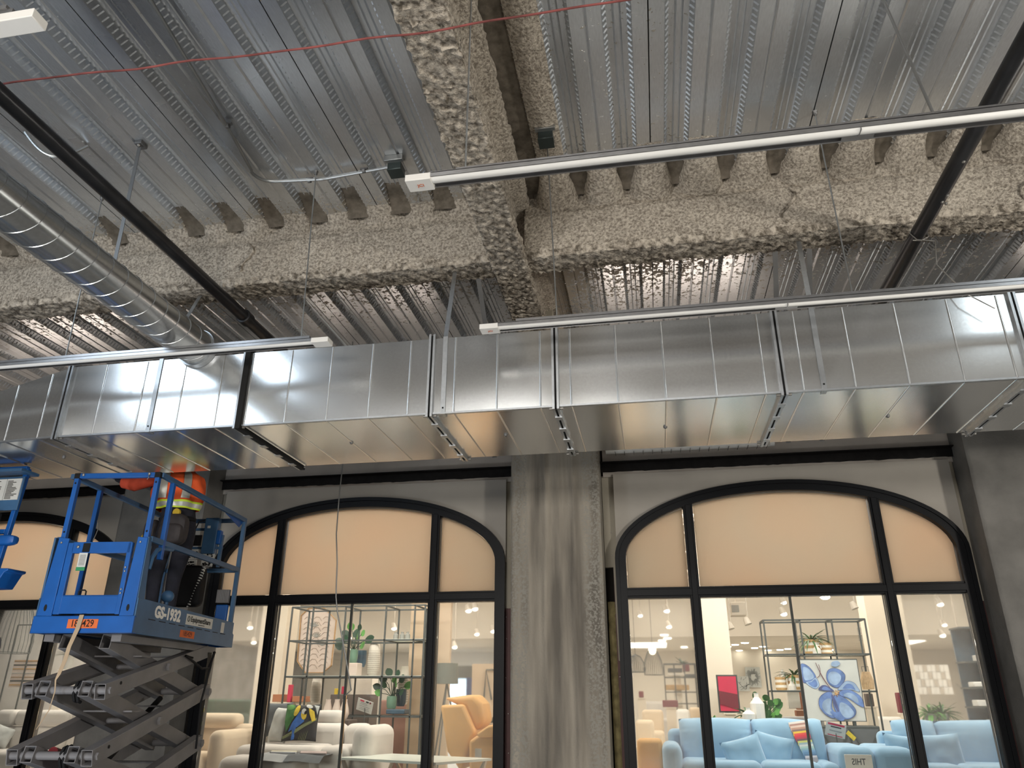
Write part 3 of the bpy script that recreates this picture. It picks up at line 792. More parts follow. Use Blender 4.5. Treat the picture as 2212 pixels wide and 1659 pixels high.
def strip_left():
    xa, xb, y, z = -8.5, -2.17, 4.56, ZS
    t = thing('linear_light', 'long linear light bar at the left with white end cap before the duct', 'light fixture', (-4, y, z))
    obj('aluminium_channel', MB().box(xa, xb-.12, y-.045, y-.040, z, z+.026).box(xa, xb-.12, y+.012, y+.016, z, z+.022).box(xa, xb-.12, y+.036, y+.045, z-.002, z+.022).box(xa, xb-.12, y-.045, y+.045, z+.022, z+.028).box(xa, xb-.16, y-.014, y+.014, z+.028, z+.062), 'alu', t, 0)
    obj('lens', MB().grid(lambda u, v: (xa+(xb-.12-xa)*u, y-.040+.052*v, z+.001-.010*sin(pi*v)), 1, 8), 'lens', t)
    obj('end_cap', MB().box(xb-.13, xb, y-.046, y+.046, z-.012, z+.026), 'white', t, bevel=.003)
strip_left()
def strip_near():
    y, z, xb = 1.736, ZS, -2.14
    t = thing('linear_light', 'white end of a light bar in the top left corner', 'light fixture', (-3, y, z))
    obj('aluminium_channel', MB().box(-8, xb-.1, y-.034, y+.034, z+.012, z+.05).box(-8, xb-.12, y-.045, y-.03, z+.045, z+.06), 'alu', t, 0)
    obj('end_cap', MB().box(-8, xb, y-.036, y+.036, z-.012, z+.03), 'white', t, bevel=.003)
strip_near()
# suspension wires
for (x, y, x2, y2, lab, r) in ((-.775, 2.925, -.775, 2.925, 'suspension wire of the near light bar beside the girder', .005),
                       (1.375, 2.925, 1.20, 2.925, 'suspension cable of the near light bar coming down from the top right', .007),
                       (-.525, 4.56, -.57, 4.56, 'suspension wire of the far light bar in front of the girder end', .005),
                       (1.39, 4.56, 1.375, 4.56, 'suspension wire of the far light bar left of the right pipe', .005),
                       (-2.40, 4.56, -2.45, 4.56, 'suspension wire near the white end of the left light bar', .005),
                       (-4.34, 4.56, -4.38, 4.56, 'suspension wire at the far left passing behind the round duct', .005)):
    t = thing('suspension_wire', lab, 'wire', (x, y, ZS+.06))
    obj('wire', MB().tube([(x, y, ZS+.055), (x2, y2, ZD)], r, 7), 'emt', t)
    obj('deck_clip', MB().lathe((x2, y2, ZD-.035), [(.006, 0), (.014, .006), (.016, .03), (.02, .035)], 8), 'strap', t)

# conduit, boxes, rope
t = thing('steel_conduit', 'bent steel conduit clipped under the deck ending at a dark box', 'conduit', (-2.6, 4.8, 5.36))
pts = [(-2.655, 2.1, 5.35), (-2.86, 4.0, 5.35), (-2.92, 4.40, 5.35)]
for i in range(7):
    a = pi+.1-(pi/2+.05)*i/6
    pts.append((-2.79+.14*cos(a), 4.42+.14*sin(pi-a)*1.0, 5.35))
pts += [(-2.4, 4.60, 5.35), (-1.83, 4.55, 5.35)]
obj('tube', MB().tube(pts, .0135, 10), 'emt', t)
for (x, y) in ((-2.52, 4.60), (-2.04, 4.56), (-2.84, 3.9)): obj('strap_clip', MB().tube([(x-.012, y, 5.35), (x+.012, y, 5.35)], .019, 10).box(x-.03, x+.03, y-.012, y+.012, 5.36, 5.375), 'strap', t)
def jbox(x, y, lab):
    t = thing('junction_box', lab, 'electrical box', (x, y, 5.29))
    obj('housing', MB().box(x-.055, x+.055, y-.055, y+.055, 5.29, 5.355), 'box', t, bevel=.004)
    obj('bracket', MB().box(x-.075, x+.075, y-.09, y-.05, 5.35, 5.40), 'emt', t, bevel=.003)
    obj('cover_plate', MB().box(x-.058, x+.058, y-.058, y+.058, 5.284, 5.29), 'box', t, bevel=.002)
jbox(-1.77, 4.56, 'dark square junction box at the end of the conduit')
jbox(-.56, 4.42, 'dark square junction box on the deck beside the girder')
rp = []
for i in range(81):
    x = -6+9*i/80; s = .045*sin((x+1.4)*1.7)
    rp.append((x, 2.74+.004*sin(i*1.3), 4.71-.05*cos((x+.9)*.9)+.006*sin(i*.8)))
tag(obj('rope', MB().tube(rp, .006, 6), 'rope'), 'faded red cord strung across under the metal deck', 'cord')
fl = []
for i in range(41):
    u = i/40; fl.append((-4.40+.36*u, 3.73+.22*u, 5.385-.16*sin(pi*u)))
o = obj('armoured_cable', MB().tube(fl, [.010+.003*(i % 2) for i in range(41)], 8), 'emt'); tag(o, 'curly flexible metal cable at the left edge under the deck', 'cable')
# batten lights on the wall above the windows
def batten(xa, xb, z, lab):
    t = thing('batten_light', lab, 'light fixture', ((xa+xb)/2, 8.3, z), 0, 'ribbed batten lights over the windows')
    obj('tray', MB().box(xa, xb, 8.28, 8.46, z+.075, z+.10), 'white', t, bevel=.004)
    obj('ribbed_lens', MB().grid(lambda u, v: (xa+.01+(xb-xa-.02)*u, 8.30+.14*v, z+.075-.06*sin(pi*v)**.6), 1, 12), 'lens', t)
    m = MB(); x = xa+.12
    while x < xb-.05:
        m.box(x-.002, x+.002, 8.295, 8.445, z+.012, z+.018); x += .105
    obj('rib_lines', m, 'strap', t, 0)
batten(-.44, 1.45, 4.07, 'milky ribbed batten light tucked under the duct above the right window')
batten(-4.58, -2.48, 4.16, 'narrow batten light mostly hidden by the duct above the left window')
# hanging cord in front of the left window
cd = [(-3.33, 7.6, ZD), (-3.318, 7.6, 4.2), (-3.312, 7.6, 3.92), (-3.318, 7.6, 3.5), (-3.31, 7.6, 3.1), (-3.27, 7.6, 2.8), (-3.25, 7.6, 2.45), (-3.22, 7.6, 2.3), (-3.1, 7.6, 1.9), (-3.0, 7.6, 1.55), (-3.06, 7.6, 1.5)]
tag(obj('hanging_wire', MB().tube(cd, .007, 7), 'emt'), 'slack wire hanging in front of the left arched window', 'wire')

# ================================================================== SCISSOR LIFT
LO, LTH = (-4.775, 5.377, 1.94), .113
lift = thing('scissor_lift', 'raised blue scissor lift with gate end towards the camera and number 185429', 'scissor lift', LO, LTH)
W_, L_, H_ = .78, 1.86, 1.27
def lobj(name, m, mat, **kw): return obj(name, m, mat, lift, kw.pop('smooth', 30), world=False, **kw)
T = .038
# deck pan
m = MB().box(.01, W_-.01, .02, L_-.02, .03, .055)
lobj('platform_floor', m, 'lift_grey')
m = MB().box(-.02, W_+.02, -.012, .004, 0, .125).box(-.02, W_+.02, -.012, .03, .118, .128).box(-.02, W_+.02, -.012, .05, 0, .008)
lobj('front_toe_plate', m, 'blue', bevel=.003)
m = MB().prism([(0, 0), (L_+.02, 0), (L_+.02, .12), (L_-.01, .135), (L_-.01, .235), (.12, .265), (0, .265)], W_-.002, W_+.018, lambda u, v, t: (t, u, v))
side = lobj('side_panel', m, 'blue_worn', bevel=.002)
m = MB().prism([(0, 0), (L_+.02, 0), (L_+.02, .12), (L_-.01, .235), (.12, .265), (0, .265)], -.018, .002, lambda u, v, t: (t, u, v))
lobj('side_panel', m, 'blue_worn', bevel=.002)
m = MB()
for i in range(9): m.box(W_+.016, W_+.020, .2+i*.17, .31+i*.17, .118-.004*i*.3, .124-.004*i*.3)
sub('slot_row', m, 'gap', side, smooth=0)
lobj('rear_toe_plate', MB().box(0, W_, L_, L_+.015, 0, .24), 'blue')
# corner plates
for (xa, xb, xt) in ((-.005, .118, .035), (.668, .785, .70)):
    poly = [(xa, .128), (xb, .128), (xb if xa < .3 else xb, .735), (xt, .745)]
    if xa < .3: poly = [(xa, .128), (xb, .128), (xb+.005, .735), (xt, .745)]
    cp = lobj('corner_plate', MB().prism(poly, -.008, .012, lambda u, v, t: (u, t, v)), 'blue', bevel=.004)
    ov = MB()
    xc = xa+.062
    ov.prism([(xc+.012*cos(a), .19+.026*sin(a)) for a in [2*pi*i/14 for i in range(14)]], -.0105, -.009, lambda u, v, t: (u, t, v))
    sub('oval_hole', ov, 'gap', cp, smooth=0)
    sub('bolt', MB().ball((xt+.03, -.012, .70), .009, .006, .009, 8, 5), 'bolt', cp)
    if xa > .3:
        lobj('corner_plate', MB().prism([(0, .13), (.12, .13), (.10, .27), (.05, .745), (0, .745)], W_-.004, W_+.012, lambda u, v, t: (t, u, v)), 'blue_worn', bevel=.003)
    else:
        lobj('corner_plate', MB().prism([(0, .13), (.12, .13), (.10, .27), (.05, .745), (0, .745)], -.012, .004, lambda u, v, t: (t, u, v)), 'blue_worn', bevel=.003)
# gate
gt = lobj('gate', MB().box(.165, .655, -.006, .022, .615, .705).box(.125, .175, -.006, .026, .14, .70).box(.628, .665, -.006, .026, .14, .70).box(.12, .65, -.004, .012, .145, .285).box(.12, .65, -.004, .03, .275, .287), 'blue', bevel=.003)
sub('latch', MB().box(.255, .315, -.012, .018, .625, .695), 'black', gt, bevel=.004)
sub('bolt', MB().ball((.215, -.012, .665), .012, .008, .012, 10, 6), 'bolt', gt)
sub('hinge_bolts', MB().ball((.645, -.01, .50), .008, .006, .008, 8, 5).ball((.645, -.01, .47), .008, .006, .008, 8, 5).ball((.645, -.01, .33), .008, .006, .008, 8, 5).ball((.645, -.01, .30), .008, .006, .008, 8, 5), 'bolt', gt)
hp = [(.30, 0, .287), (.30, 0, .315), (.312, 0, .325), (.345, 0, .325), (.357, 0, .315), (.357, 0, .287)]
sub('grab_handle', MB().tube(hp, .006, 8), 'black', gt)
lt = lobj('inspection_tag', MB().box(.245, .315, -.02, -.017, .50, .615).box(.245, .315, -.021, -.016, .475, .50), 'paper', label='white tag with a green lower edge')
sub('green_edge', MB().box(.244, .316, -.0225, -.0145, .474, .502), 'green', lt, smooth=0)
m = MB()
for i in range(8): m.box(.255, .305, -.0213, -.0203, .595-.011*i, .598-.011*i)
sub('printed_lines', m, 'gap', lt, smooth=0, kind='stuff')
# guard rails
def post(x, y, z0, z1, mat='blue', w=T): return lobj('rail_post', MB().bar((x, y, z0), (x, y, z1), w, w, (0, 1, 0), .004), mat, bevel=.003)
p1 = post(.06, .02, .70, H_); p2 = post(W_-.02, .02, .70, H_)
for p_, x in ((p1, .06), (p2, W_-.02)):
    sub('pin_bolt', MB().ball((x, -.002, .79), .008, .006, .008, 8, 5).ball((x, -.002, 1.20), .008, .006, .008, 8, 5), 'gap', p_)
post(0, .45, .05, H_-.02, 'blue'); post(W_, .24, .60, H_-.02, 'blue')
post(W_, L_-.06, .20, H_, 'blue_worn'); post(0, L_-.06, .05, H_, 'blue_worn')
lobj('front_top_rail', MB().bar((.075, .02, H_-.005), (W_-.03, .02, H_-.005), .036, .042), 'blue', bevel=.004)
cp = lobj('rail_end_cap', MB().box(.035, .085, 0, .04, H_-.03, H_+.018), 'black', bevel=.003)
cp = lobj('rail_end_cap', MB().box(W_-.045, W_+.005, 0, .04, H_-.03, H_+.018), 'black', bevel=.003)
lp = lobj('locking_pin', MB().ball((.115, -.004, H_), .012, .009, .012, 8, 6).ball((W_-.09, -.004, H_), .012, .009, .012, 8, 6).tube([(W_-.09, -.006, H_), (W_-.085, -.012, H_-.03), (W_-.095, -.012, H_-.05)], .003, 6), 'bolt')
for x, mt in ((0, 'blue_worn'), (W_, 'blue_worn')):
    lobj('side_top_rail', MB().bar((x, .03, H_), (x, L_-.04, H_), .036, .042), mt, bevel=.004)
    lobj('side_mid_rail', MB().bar((x, .04, .735), (x, L_-.04, .755), .036, .045), mt, bevel=.004)
br_ = [(W_, .10, .50), (W_, .12, .60), (W_, .18, .67), (W_, .28, .70), (W_, .42, .715)]
lobj('curved_brace', MB().tube(br_, .018, 10), 'blue_worn')
lobj('rear_top_rail', MB().bar((0, L_-.04, H_), (W_, L_-.04, H_), .036, .042), 'blue_worn', bevel=.004)
lobj('rear_mid_rail', MB().bar((0, L_-.04, .75), (W_, L_-.04, .75), .036, .042), 'blue_worn', bevel=.004)
lobj('gusset', MB().prism([(L_-.5, H_-.02), (L_-.06, H_-.02), (L_-.14, H_-.09)], W_-.02, W_-.015, lambda u, v, t: (t, u, v)), 'blue')
# controls and placards at the far end
cb = lobj('control_box', MB().box(.42, .56, 1.66, 1.74, .90, 1.27), 'blue_worn', bevel=.006)
sub('rocker_plate', MB().box(.56, .60, 1.67, 1.73, 1.00, 1.14), 'blue', cb, bevel=.004)
sub('black_screen', MB().box(.27, .41, 1.655, 1.67, .98, 1.09), 'black', cb, bevel=.003)
sub('lead', MB().tube([(.42, 1.65, 1.24), (.37, 1.63, 1.22), (.34, 1.63, 1.14), (.33, 1.64, 1.09)], .006, 7), 'black', cb)
sub('white_sticker', MB().box(.455, .485, 1.655, 1.66, 1.16, 1.185), 'paper', cb, smooth=0)
lobj('cross_bar', MB().bar((.15, 1.72, .965), (.62, 1.72, .965), .02, .025).bar((.28, 1.72, .965), (.28, 1.72, 1.16), .03, .03).bar((.15, 1.72, 1.16), (.45, 1.72, 1.16), .02, .025).bar((.60, 1.72, .77), (.60, 1.72, 1.10), .03, .03), 'blue_worn')
def placard(x0, x1, z0, z1, seed):
    p = lobj('placard', MB().box(x0, x1, 1.69, 1.70, z0, z1), 'paper', label='grey white instruction placard with black diagrams')
    m = MB(); r = random.Random(seed)
    for i in range(16):
        x = r.uniform(x0+.012, x1-.03); z = r.uniform(z0+.01, z1-.025)
        m.box(x, x+r.uniform(.006, .022), 1.687, 1.6895, z, z+r.uniform(.004, .018))
    sub('printed_marks', m, 'gap', p, smooth=0, kind='stuff')
placard(.27, .40, .85, .95, 1); placard(.43, .56, .85, .95, 2); placard(.24, .38, .76, .84, 3); placard(.43, .55, .77, .835, 4)
lobj('black_tool_bag', MB().ball((.385, 1.60, .565), .15, .07, .20, 20, 12, .3), 'black')
hz = []
for i in range(110): a = i*.9; hz.append((.545-.10*(i/110)+.016*cos(a), 1.55+.016*sin(a), .76-.40*i/110))
lobj('coiled_hose', MB().tube(hz, .006, 6), 'paper', label='pale coiled air hose')
dh = lobj('document_holder', MB().box(.62, .75, 1.74, 1.78, .42, .55), 'lift_grey', bevel=.004)
m = MB()
for i in range(7): m.box(.63+.017*i, .636+.017*i, 1.735, 1.742, .43, .54)
sub('grille_bars', m, 'alu', dh, smooth=0)
lobj('rear_bracket', MB().box(.64, .76, 1.72, 1.76, .20, .40), 'blue', bevel=.01)
lobj('clamp_lamp', MB().ball((.74, .55, .34), .055, .05, .05, 14, 9).tube([(.74, .55, .27), (.74, .55, .36)], .016, 8), 'blue_worn')
# labels, flat print
pl = lobj('number_label', MB().box(.27, .515, -.0145, -.0120, .035, .103), 'orange_label', label='orange label reading 185429')
sub('number', text_mb('185429', .074, .0006, .0005, .85).xf(Matrix.Translation((.39, -.0152, .069)) @ Matrix.Rotation(pi/2, 4, 'X')), 'gap', pl, smooth=0)
YZ = Matrix.Rotation(pi/2, 4, 'Z') @ Matrix.Rotation(pi/2, 4, 'X')
def side_text(s, size, y, z, tilt=0, bold=0, sx=1): return text_mb(s, size, .0006, bold, sx).xf(Matrix.Translation((W_+.0195, y, z)) @ YZ)
sub('model_lettering', side_text('GS-1932', .125, .50, .185, 0, .006, 1.0), 'white', side, smooth=0)
ep = lobj('hire_label', MB().box(W_+.018, W_+.0195, .83, 1.36, .135, .225), 'paper', label='white label reading EquipmentShare')
sub('hire_lettering', text_mb('EquipmentShare', .062, .0006, .0012, .98).xf(Matrix.Translation((W_+.0205, 1.115, .185)) @ YZ), 'gap', ep, smooth=0)
rg = MB().tube([(W_+.0205, .875+.018*cos(a), .185+.022*sin(a)) for a in [2*pi*i/16 for i in range(17)]], .003, 5)
sub('round_logo', rg, 'gap', ep, smooth=0)
sub('small_line', MB().box(W_+.0197, W_+.0203, 1.07, 1.20, .146, .152), 'gap', ep, smooth=0)
ol = lobj('small_number_label', MB().box(W_+.018, W_+.0195, .76, 1.03, .025, .085), 'orange_label', label='small orange label with a faded number on the side')
sub('number', text_mb('185429', .058, .0006).xf(Matrix.Translation((W_+.0203, .895, .055)) @ YZ), 'stud', ol, smooth=0)
lobj('warning_sticker', MB().box(W_+.018, W_+.0195, 1.56, 1.63, .12, .215), 'paper')
# scissor stack
def arm(x, p, q, w=.10, h=.115):
    a = Vector((x, p[0], p[1])); b = Vector((x, q[0], q[1])); d = (b-a).normalized()
    a -= d*.05; b += d*.05
    s = lobj('scissor_arm', MB().bar(a, b, .088, h, (0, 0, 1), .006), 'lift_grey', bevel=.003)
    return s
LV = [-.02, -.41, -.86, -1.31]
yf, yb = .07, 1.77
for i in range(3):
    zt, zb = LV[i], LV[i+1]
    a0 = (.22, zt-.04) if i == 0 else (yf, zt); b0 = (1.60, zt-.04) if i == 0 else (yb, zt)
    for x in (.045, .62): arm(x, (yf, zb), b0)
    for x in (.165, .50): arm(x, (yb, zb), a0)
    zc = (zt+zb)/2-(.01 if i else .0)
    lobj('centre_pin', MB().tube([(.0, .91, zc), (.675, .91, zc)], .022, 12).tube([(.665, .91, zc), (.69, .91, zc)], .034, 6), 'lift_grey')
    lobj('end_tube', MB().tube([(.0, yf, zb), (.665, yf, zb)], .030, 14).tube([(.66, yf, zb), (.685, yf, zb)], .028, 6), 'lift_grey')
    lobj('end_tube', MB().tube([(.0, yb, zb), (.665, yb, zb)], .030, 14).tube([(.66, yb, zb), (.69, yb, zb)], .034, 6), 'lift_grey')
    lobj('bolt_head', MB().tube([(.664, yf+.14, zb+.055), (.668, yf+.14, zb+.055)], .013, 10), 'gap')
    lobj('cross_plate', MB().bar((.10, .60, (zt+zb)/2-.02+.09), (.62, .60, (zt+zb)/2-.02+.09), .14, .012), 'lift_grey')
    lobj('cross_plate', MB().bar((.10, 1.25, (zt+zb)/2+.10), (.62, 1.25, (zt+zb)/2+.10), .10, .012), 'lift_grey')
lobj('top_slide_rail', MB().box(.03, .11, .1, 1.8, -.055, 0).box(.58, .66, .1, 1.8, -.055, 0), 'lift_grey')
lobj('hydraulic_cylinder', MB().tube([(.34, .55, -1.05), (.34, 1.25, -.62)], .045, 14).tube([(.34, 1.2, -.65), (.34, 1.5, -.47)], .025, 12), 'black')
lobj('hydraulic_cylinder', MB().tube([(.30, .1, -.84), (.30, .55, -.95)], .04, 12), plain('dark red cylinder', (.16, .01, .015), .4))
hs = [(.56, 1.45, -.05), (.66, 1.35, -.12), (.69, 1.15, -.11), (.70, 1.5, -.21), (.71, 1.62, -.20), (.70, 1.72, -.05)]
lobj('hose_loom', MB().tube(hs, .011, 8).tube([(.70, 1.70, -.05), (.705, 1.66, -.2), (.70, 1.58, -.5), (.70, 1.62, -.9)], .010, 8), 'black')
for z in (-.42, -.87):
    lobj('hose_loom', MB().tube([(.40+.0*i, .10+.05*cos(i*.7), z+.07*sin(i*.7)) for i in range(8)], .013, 8).tube([(.43, .10+.05*cos(i*.7), z+.075*sin(i*.7)) for i in range(8)], .013, 8), 'black')
# chassis and wheels down on the floor
ch = lobj('chassis', MB().box(.02, .74, -.02, 1.86, -1.72, -1.38), 'blue_worn', bevel=.02)
for x in (-.01, .77):
    for y in (.28, 1.58):
        lobj('wheel', MB().tube([(x-.055, y, -1.80), (x+.055, y, -1.80)], .14, 24), 'black', bevel=.01)
# hook of a spring clip on the left rail post
lobj('safety_clip', MB().tube([(.03, .45, .98), (.05, .44, .95), (.06, .44, .90), (.045, .45, .86), (.03, .45, .80)], .004, 6), 'bolt')
# tan webbing hanging over the front
P = Matrix.Translation(LO) @ Matrix.Rotation(LTH, 4, 'Z')
wb = MB(); pts = [(.375, -.02, .135), (.37, -.03, .03), (.335, -.03, -.10), (.325, -.03, -.20), (.30, -.03, -.30), (.285, -.03, -.34), (.30, -.03, -.42), (.285, -.03, -.55), (.25, -.03, -.62), (.22, -.03, -.68)]
wd = [.018, .018, .016, .016, .014, .006, .004, .003, .003, .002]
for i, p in enumerate(pts):
    for s in (-1, 1):
        for q in (0, .002): wb.v.append(tuple(P @ Vector((p[0]+s*wd[i], p[1]+q, p[2]))))
for i in range(len(pts)-1):
    a, b = 4*i, 4*i+4; wb.f += [(a, a+2, b+2, b), (a+1, b+1, b+3, a+3), (a, b, b+1, a+1), (a+2, a+3, b+3, b+2)]
wb.f += [(0, 1, 3, 2)]
tag(obj('webbing_strap', wb, 'tan', None, 30), 'tan webbing strap hanging down over the number label of the lift', 'strap')

# second lift: its end reaches in at the left edge
l2 = thing('scissor_lift', 'blue end of a second scissor lift cut off by the left edge', 'scissor lift', (-5.9, 5.6, 2.0))
B = -5.42
obj('rail_frame', MB().bar((-7.6, 5.6, 3.36), (B, 5.6, 3.36), .04, .045).bar((-5.50, 5.6, 2.1), (-5.42, 5.6, 3.36), .04, .04).bar((-7.6, 5.6, 2.80), (-5.48, 5.6, 2.80), .035, .04), 'blue', l2, bevel=.004)
obj('top_flap', MB().box(-5.9, -5.345, 5.45, 5.66, 3.30, 3.325), 'blue_worn', l2, bevel=.004)
obj('placard_plate', MB().box(-5.75, -5.395, 5.56, 5.575, 2.98, 3.28), 'blue_worn', l2, bevel=.003)
for (a, b) in ((-5.73, -5.56), (-5.555, -5.41)):
    pp = obj('placard', MB().box(a, b, 5.552, 5.56, 3.07, 3.26), 'paper', l2, label='grey instruction placard')
    m = MB(); r = random.Random(int(a*100))
    for i in range(14):
        z = 3.08+.012*i; m.box(a+.012, a+.012+r.uniform(.05, .12), 5.549, 5.5515, z, z+.005)
    sub('printed_lines', m, 'gap', pp, smooth=0, kind='stuff')
obj('hinge_bracket', MB().ball((-5.46, 5.58, 2.72), .13, .05, .045, 14, 8, .6), 'blue', l2)
obj('control_tray', MB().prism([(-5.75, 2.48), (-5.27, 2.47), (-5.27, 2.45), (-5.30, 2.44), (-5.36, 2.32), (-5.75, 2.32)], 5.5, 5.7, lambda u, v, t: (u, t, v)), 'blue', l2, bevel=.006)
obj('black_pad', MB().box(-5.8, -5.52, 5.52, 5.56, 2.5, 2.95), 'black', l2, bevel=.01)
obj('platform_floor', MB().box(-7.7, -6.0, 5.55, 6.3, 1.98, 2.08), 'blue_worn', l2, bevel=.004)
for (za, zb) in ((1.98, 1.45), (1.45, .92), (.92, .4)):
    for yy in (5.6, 6.2): obj('scissor_arm', MB().bar((-7.6, yy, zb), (-5.85, yy, za-.05), .08, .1).bar((-5.85, yy, zb), (-7.6, yy, za-.05), .08, .1), 'lift_grey', l2)
obj('chassis', MB().box(-7.65, -5.8, 5.5, 6.3, .12, .42), 'blue_worn', l2, bevel=.02)
for x in (-7.3, -6.1):
    for yy in (5.48, 6.32): obj('wheel', MB().tube([(x, yy-.05, .14), (x, yy+.05, .14)], .14, 20), 'black', l2)

# ================================================================== WORKER
def skin(name, J, E, mat, parent, subd=2):
    """J: {key:(pos, r)}; first edge key is the root"""
    keys = list(J); me = bpy.data.meshes.new(name)
    me.from_pydata([J[k][0] for k in keys], [(keys.index(a), keys.index(b)) for a, b in E], [])
    o = bpy.data.objects.new(name, me); COL.objects.link(o)
    md = o.modifiers.new('skin', 'SKIN'); md.use_smooth_shade = True
    sv = me.skin_vertices[0] if me.skin_vertices else None
    if sv is None:
        bm = bmesh.new(); bm.from_mesh(me); bm.verts.layers.skin.verify(); bm.to_mesh(me); bm.free(); sv = me.skin_vertices[0]
    for i, k in enumerate(keys):
        r = J[k][1]; sv.data[i].radius = (r, r) if not isinstance(r, tuple) else r
        sv.data[i].use_root = (i == 0)
    s = o.modifiers.new('sub', 'SUBSURF'); s.levels = subd; s.render_levels = subd
    dg = bpy.context.evaluated_depsgraph_get(); m2 = bpy.data.meshes.new_from_object(o.evaluated_get(dg))
    bpy.data.objects.remove(o); m2.name = name; m2.materials.clear(); m2.materials.append(MT[mat] if isinstance(mat, str) else mat)
    m2.polygons.foreach_set('use_smooth', [True]*len(m2.polygons))
    return obj(name, m2, None, parent)
wk = thing('person', 'worker in orange safety vest and dark trousers on the lift, head behind the duct', 'person', (-4.45, 6.5, 1.995))
FZ = 1.995
hx, hy = -4.46, 6.48
J = {'pelvis': ((hx, hy, 2.98), (.135, .115)), 'waist': ((hx-.01, hy, 3.12), (.13, .11)), 'chest': ((hx-.03, hy-.02, 3.33), (.17, .125)),
     'neckb': ((hx-.06, hy-.03, 3.53), (.07, .07)), 'neck': ((hx-.08, hy-.03, 3.58), .055), 'head0': ((hx-.10, hy-.03, 3.66), .085), 'head1': ((hx-.115, hy-.03, 3.76), .095), 'head2': ((hx-.12, hy-.03, 3.83), .06),
     'shl': ((hx-.19, hy-.12, 3.47), .065), 'ell': ((hx-.40, hy-.20, 3.38), .047), 'wrl': ((hx-.60, hy-.22, 3.44), .032),
     'shr': ((hx+.10, hy+.10, 3.47), .065), 'elr': ((hx-.20, hy+.20, 3.34), .047), 'wrr': ((hx-.46, hy+.16, 3.42), .032),
     'hipl': ((hx-.08, hy-.05, 2.90), .105), 'knl': ((hx-.10, hy-.05, 2.50), .07), 'anl': ((hx-.075, hy-.04, 2.10), .05), 'tol': ((hx-.20, hy-.06, 2.045), .045),
     'hipr': ((hx+.08, hy+.06, 2.90), .105), 'knr': ((hx+.03, hy+.05, 2.49), .07), 'anr': ((hx+.04, hy+.06, 2.10), .05), 'tor': ((hx-.08, hy+.04, 2.045), .045)}
E = [('pelvis','waist'),('waist','chest'),('chest','neckb'),('neckb','neck'),('neck','head0'),('head0','head1'),('head1','head2'),
     ('chest','shl'),('shl','ell'),('ell','wrl'),('chest','shr'),('shr','elr'),('elr','wrr'),
     ('pelvis','hipl'),('hipl','knl'),('knl','anl'),('anl','tol'),('pelvis','hipr'),('hipr','knr'),('knr','anr'),('anr','tor')]
skin('body', J, E, 'denim', wk)
# hard hat, face side and hair under it (hidden behind the duct from the front)
obj('hard_hat', MB().ball((hx-.12, hy-.03, 3.815), .125, .11, .09, 20, 12).lathe((hx-.13, hy-.03, 3.79), [(.10, 0), (.15, 0), (.15, .008), (.10, .012)], 20), 'white', wk)
hd = obj('face', MB().ball((hx-.155, hy-.035, 3.715), .07, .075, .10, 16, 12), 'skin', wk)
sub('nose', MB().ball((hx-.232, hy-.035, 3.71), .016, .012, .02, 8, 6), 'skin', hd)
sub('eyes', MB().ball((hx-.215, hy-.065, 3.735), .008, .01, .007, 8, 6).ball((hx-.215, hy-.005, 3.735), .008, .01, .007, 8, 6), 'hair', hd)
sub('mouth', MB().ball((hx-.217, hy-.035, 3.675), .006, .022, .005, 8, 6), 'hivis_dark', hd)
# vest: loose shell round the torso
def vest(u, v):
    a = 2*pi*u; z = 3.14+.42*v
    rx = .19+.06*sin(pi*min(1, v*1.1))-.11*max(0, v-.80)/.2*.9; ry = .155+.045*sin(pi*min(1, v*1.1))-.09*max(0, v-.8)/.2
    c = (hx-.01-.03*v, hy-.02)
    p = Vector((c[0]+rx*cos(a), c[1]+ry*sin(a), z))
    k = .014*sin(a*7+v*5)+.02*nz(p, 9, 4)
    return p+Vector((cos(a), sin(a), 0))*k
vs = obj('safety_vest', MB().grid(vest, 48, 20), 'hivis', wk, 60)
def band(v0, v1, out, mat, name):
    m = MB().grid(lambda u, v: Vector(vest(u, v0+(v1-v0)*v))+Vector((cos(2*pi*u), sin(2*pi*u), 0))*out, 48, 3); sub(name, m, mat, vs, smooth=60)
band(.0, .17, .004, 'lime', 'lime_band'); band(.035, .125, .008, 'silver', 'reflective_tape')
def strp(a0, w, mat, nm, out):
    m = MB().grid(lambda u, v: Vector(vest((a0+w*u+.10*(v-.5))/(2*pi), .2+.75*v))+Vector((cos(a0), sin(a0), 0))*out, 3, 14); sub(nm, m, mat, vs, smooth=60)
strp(4.35, .42, 'silver', 'reflective_tape', .010); strp(4.15, .16, 'black', 'harness_strap', .014); strp(5.35, .35, 'silver', 'reflective_tape', .010)
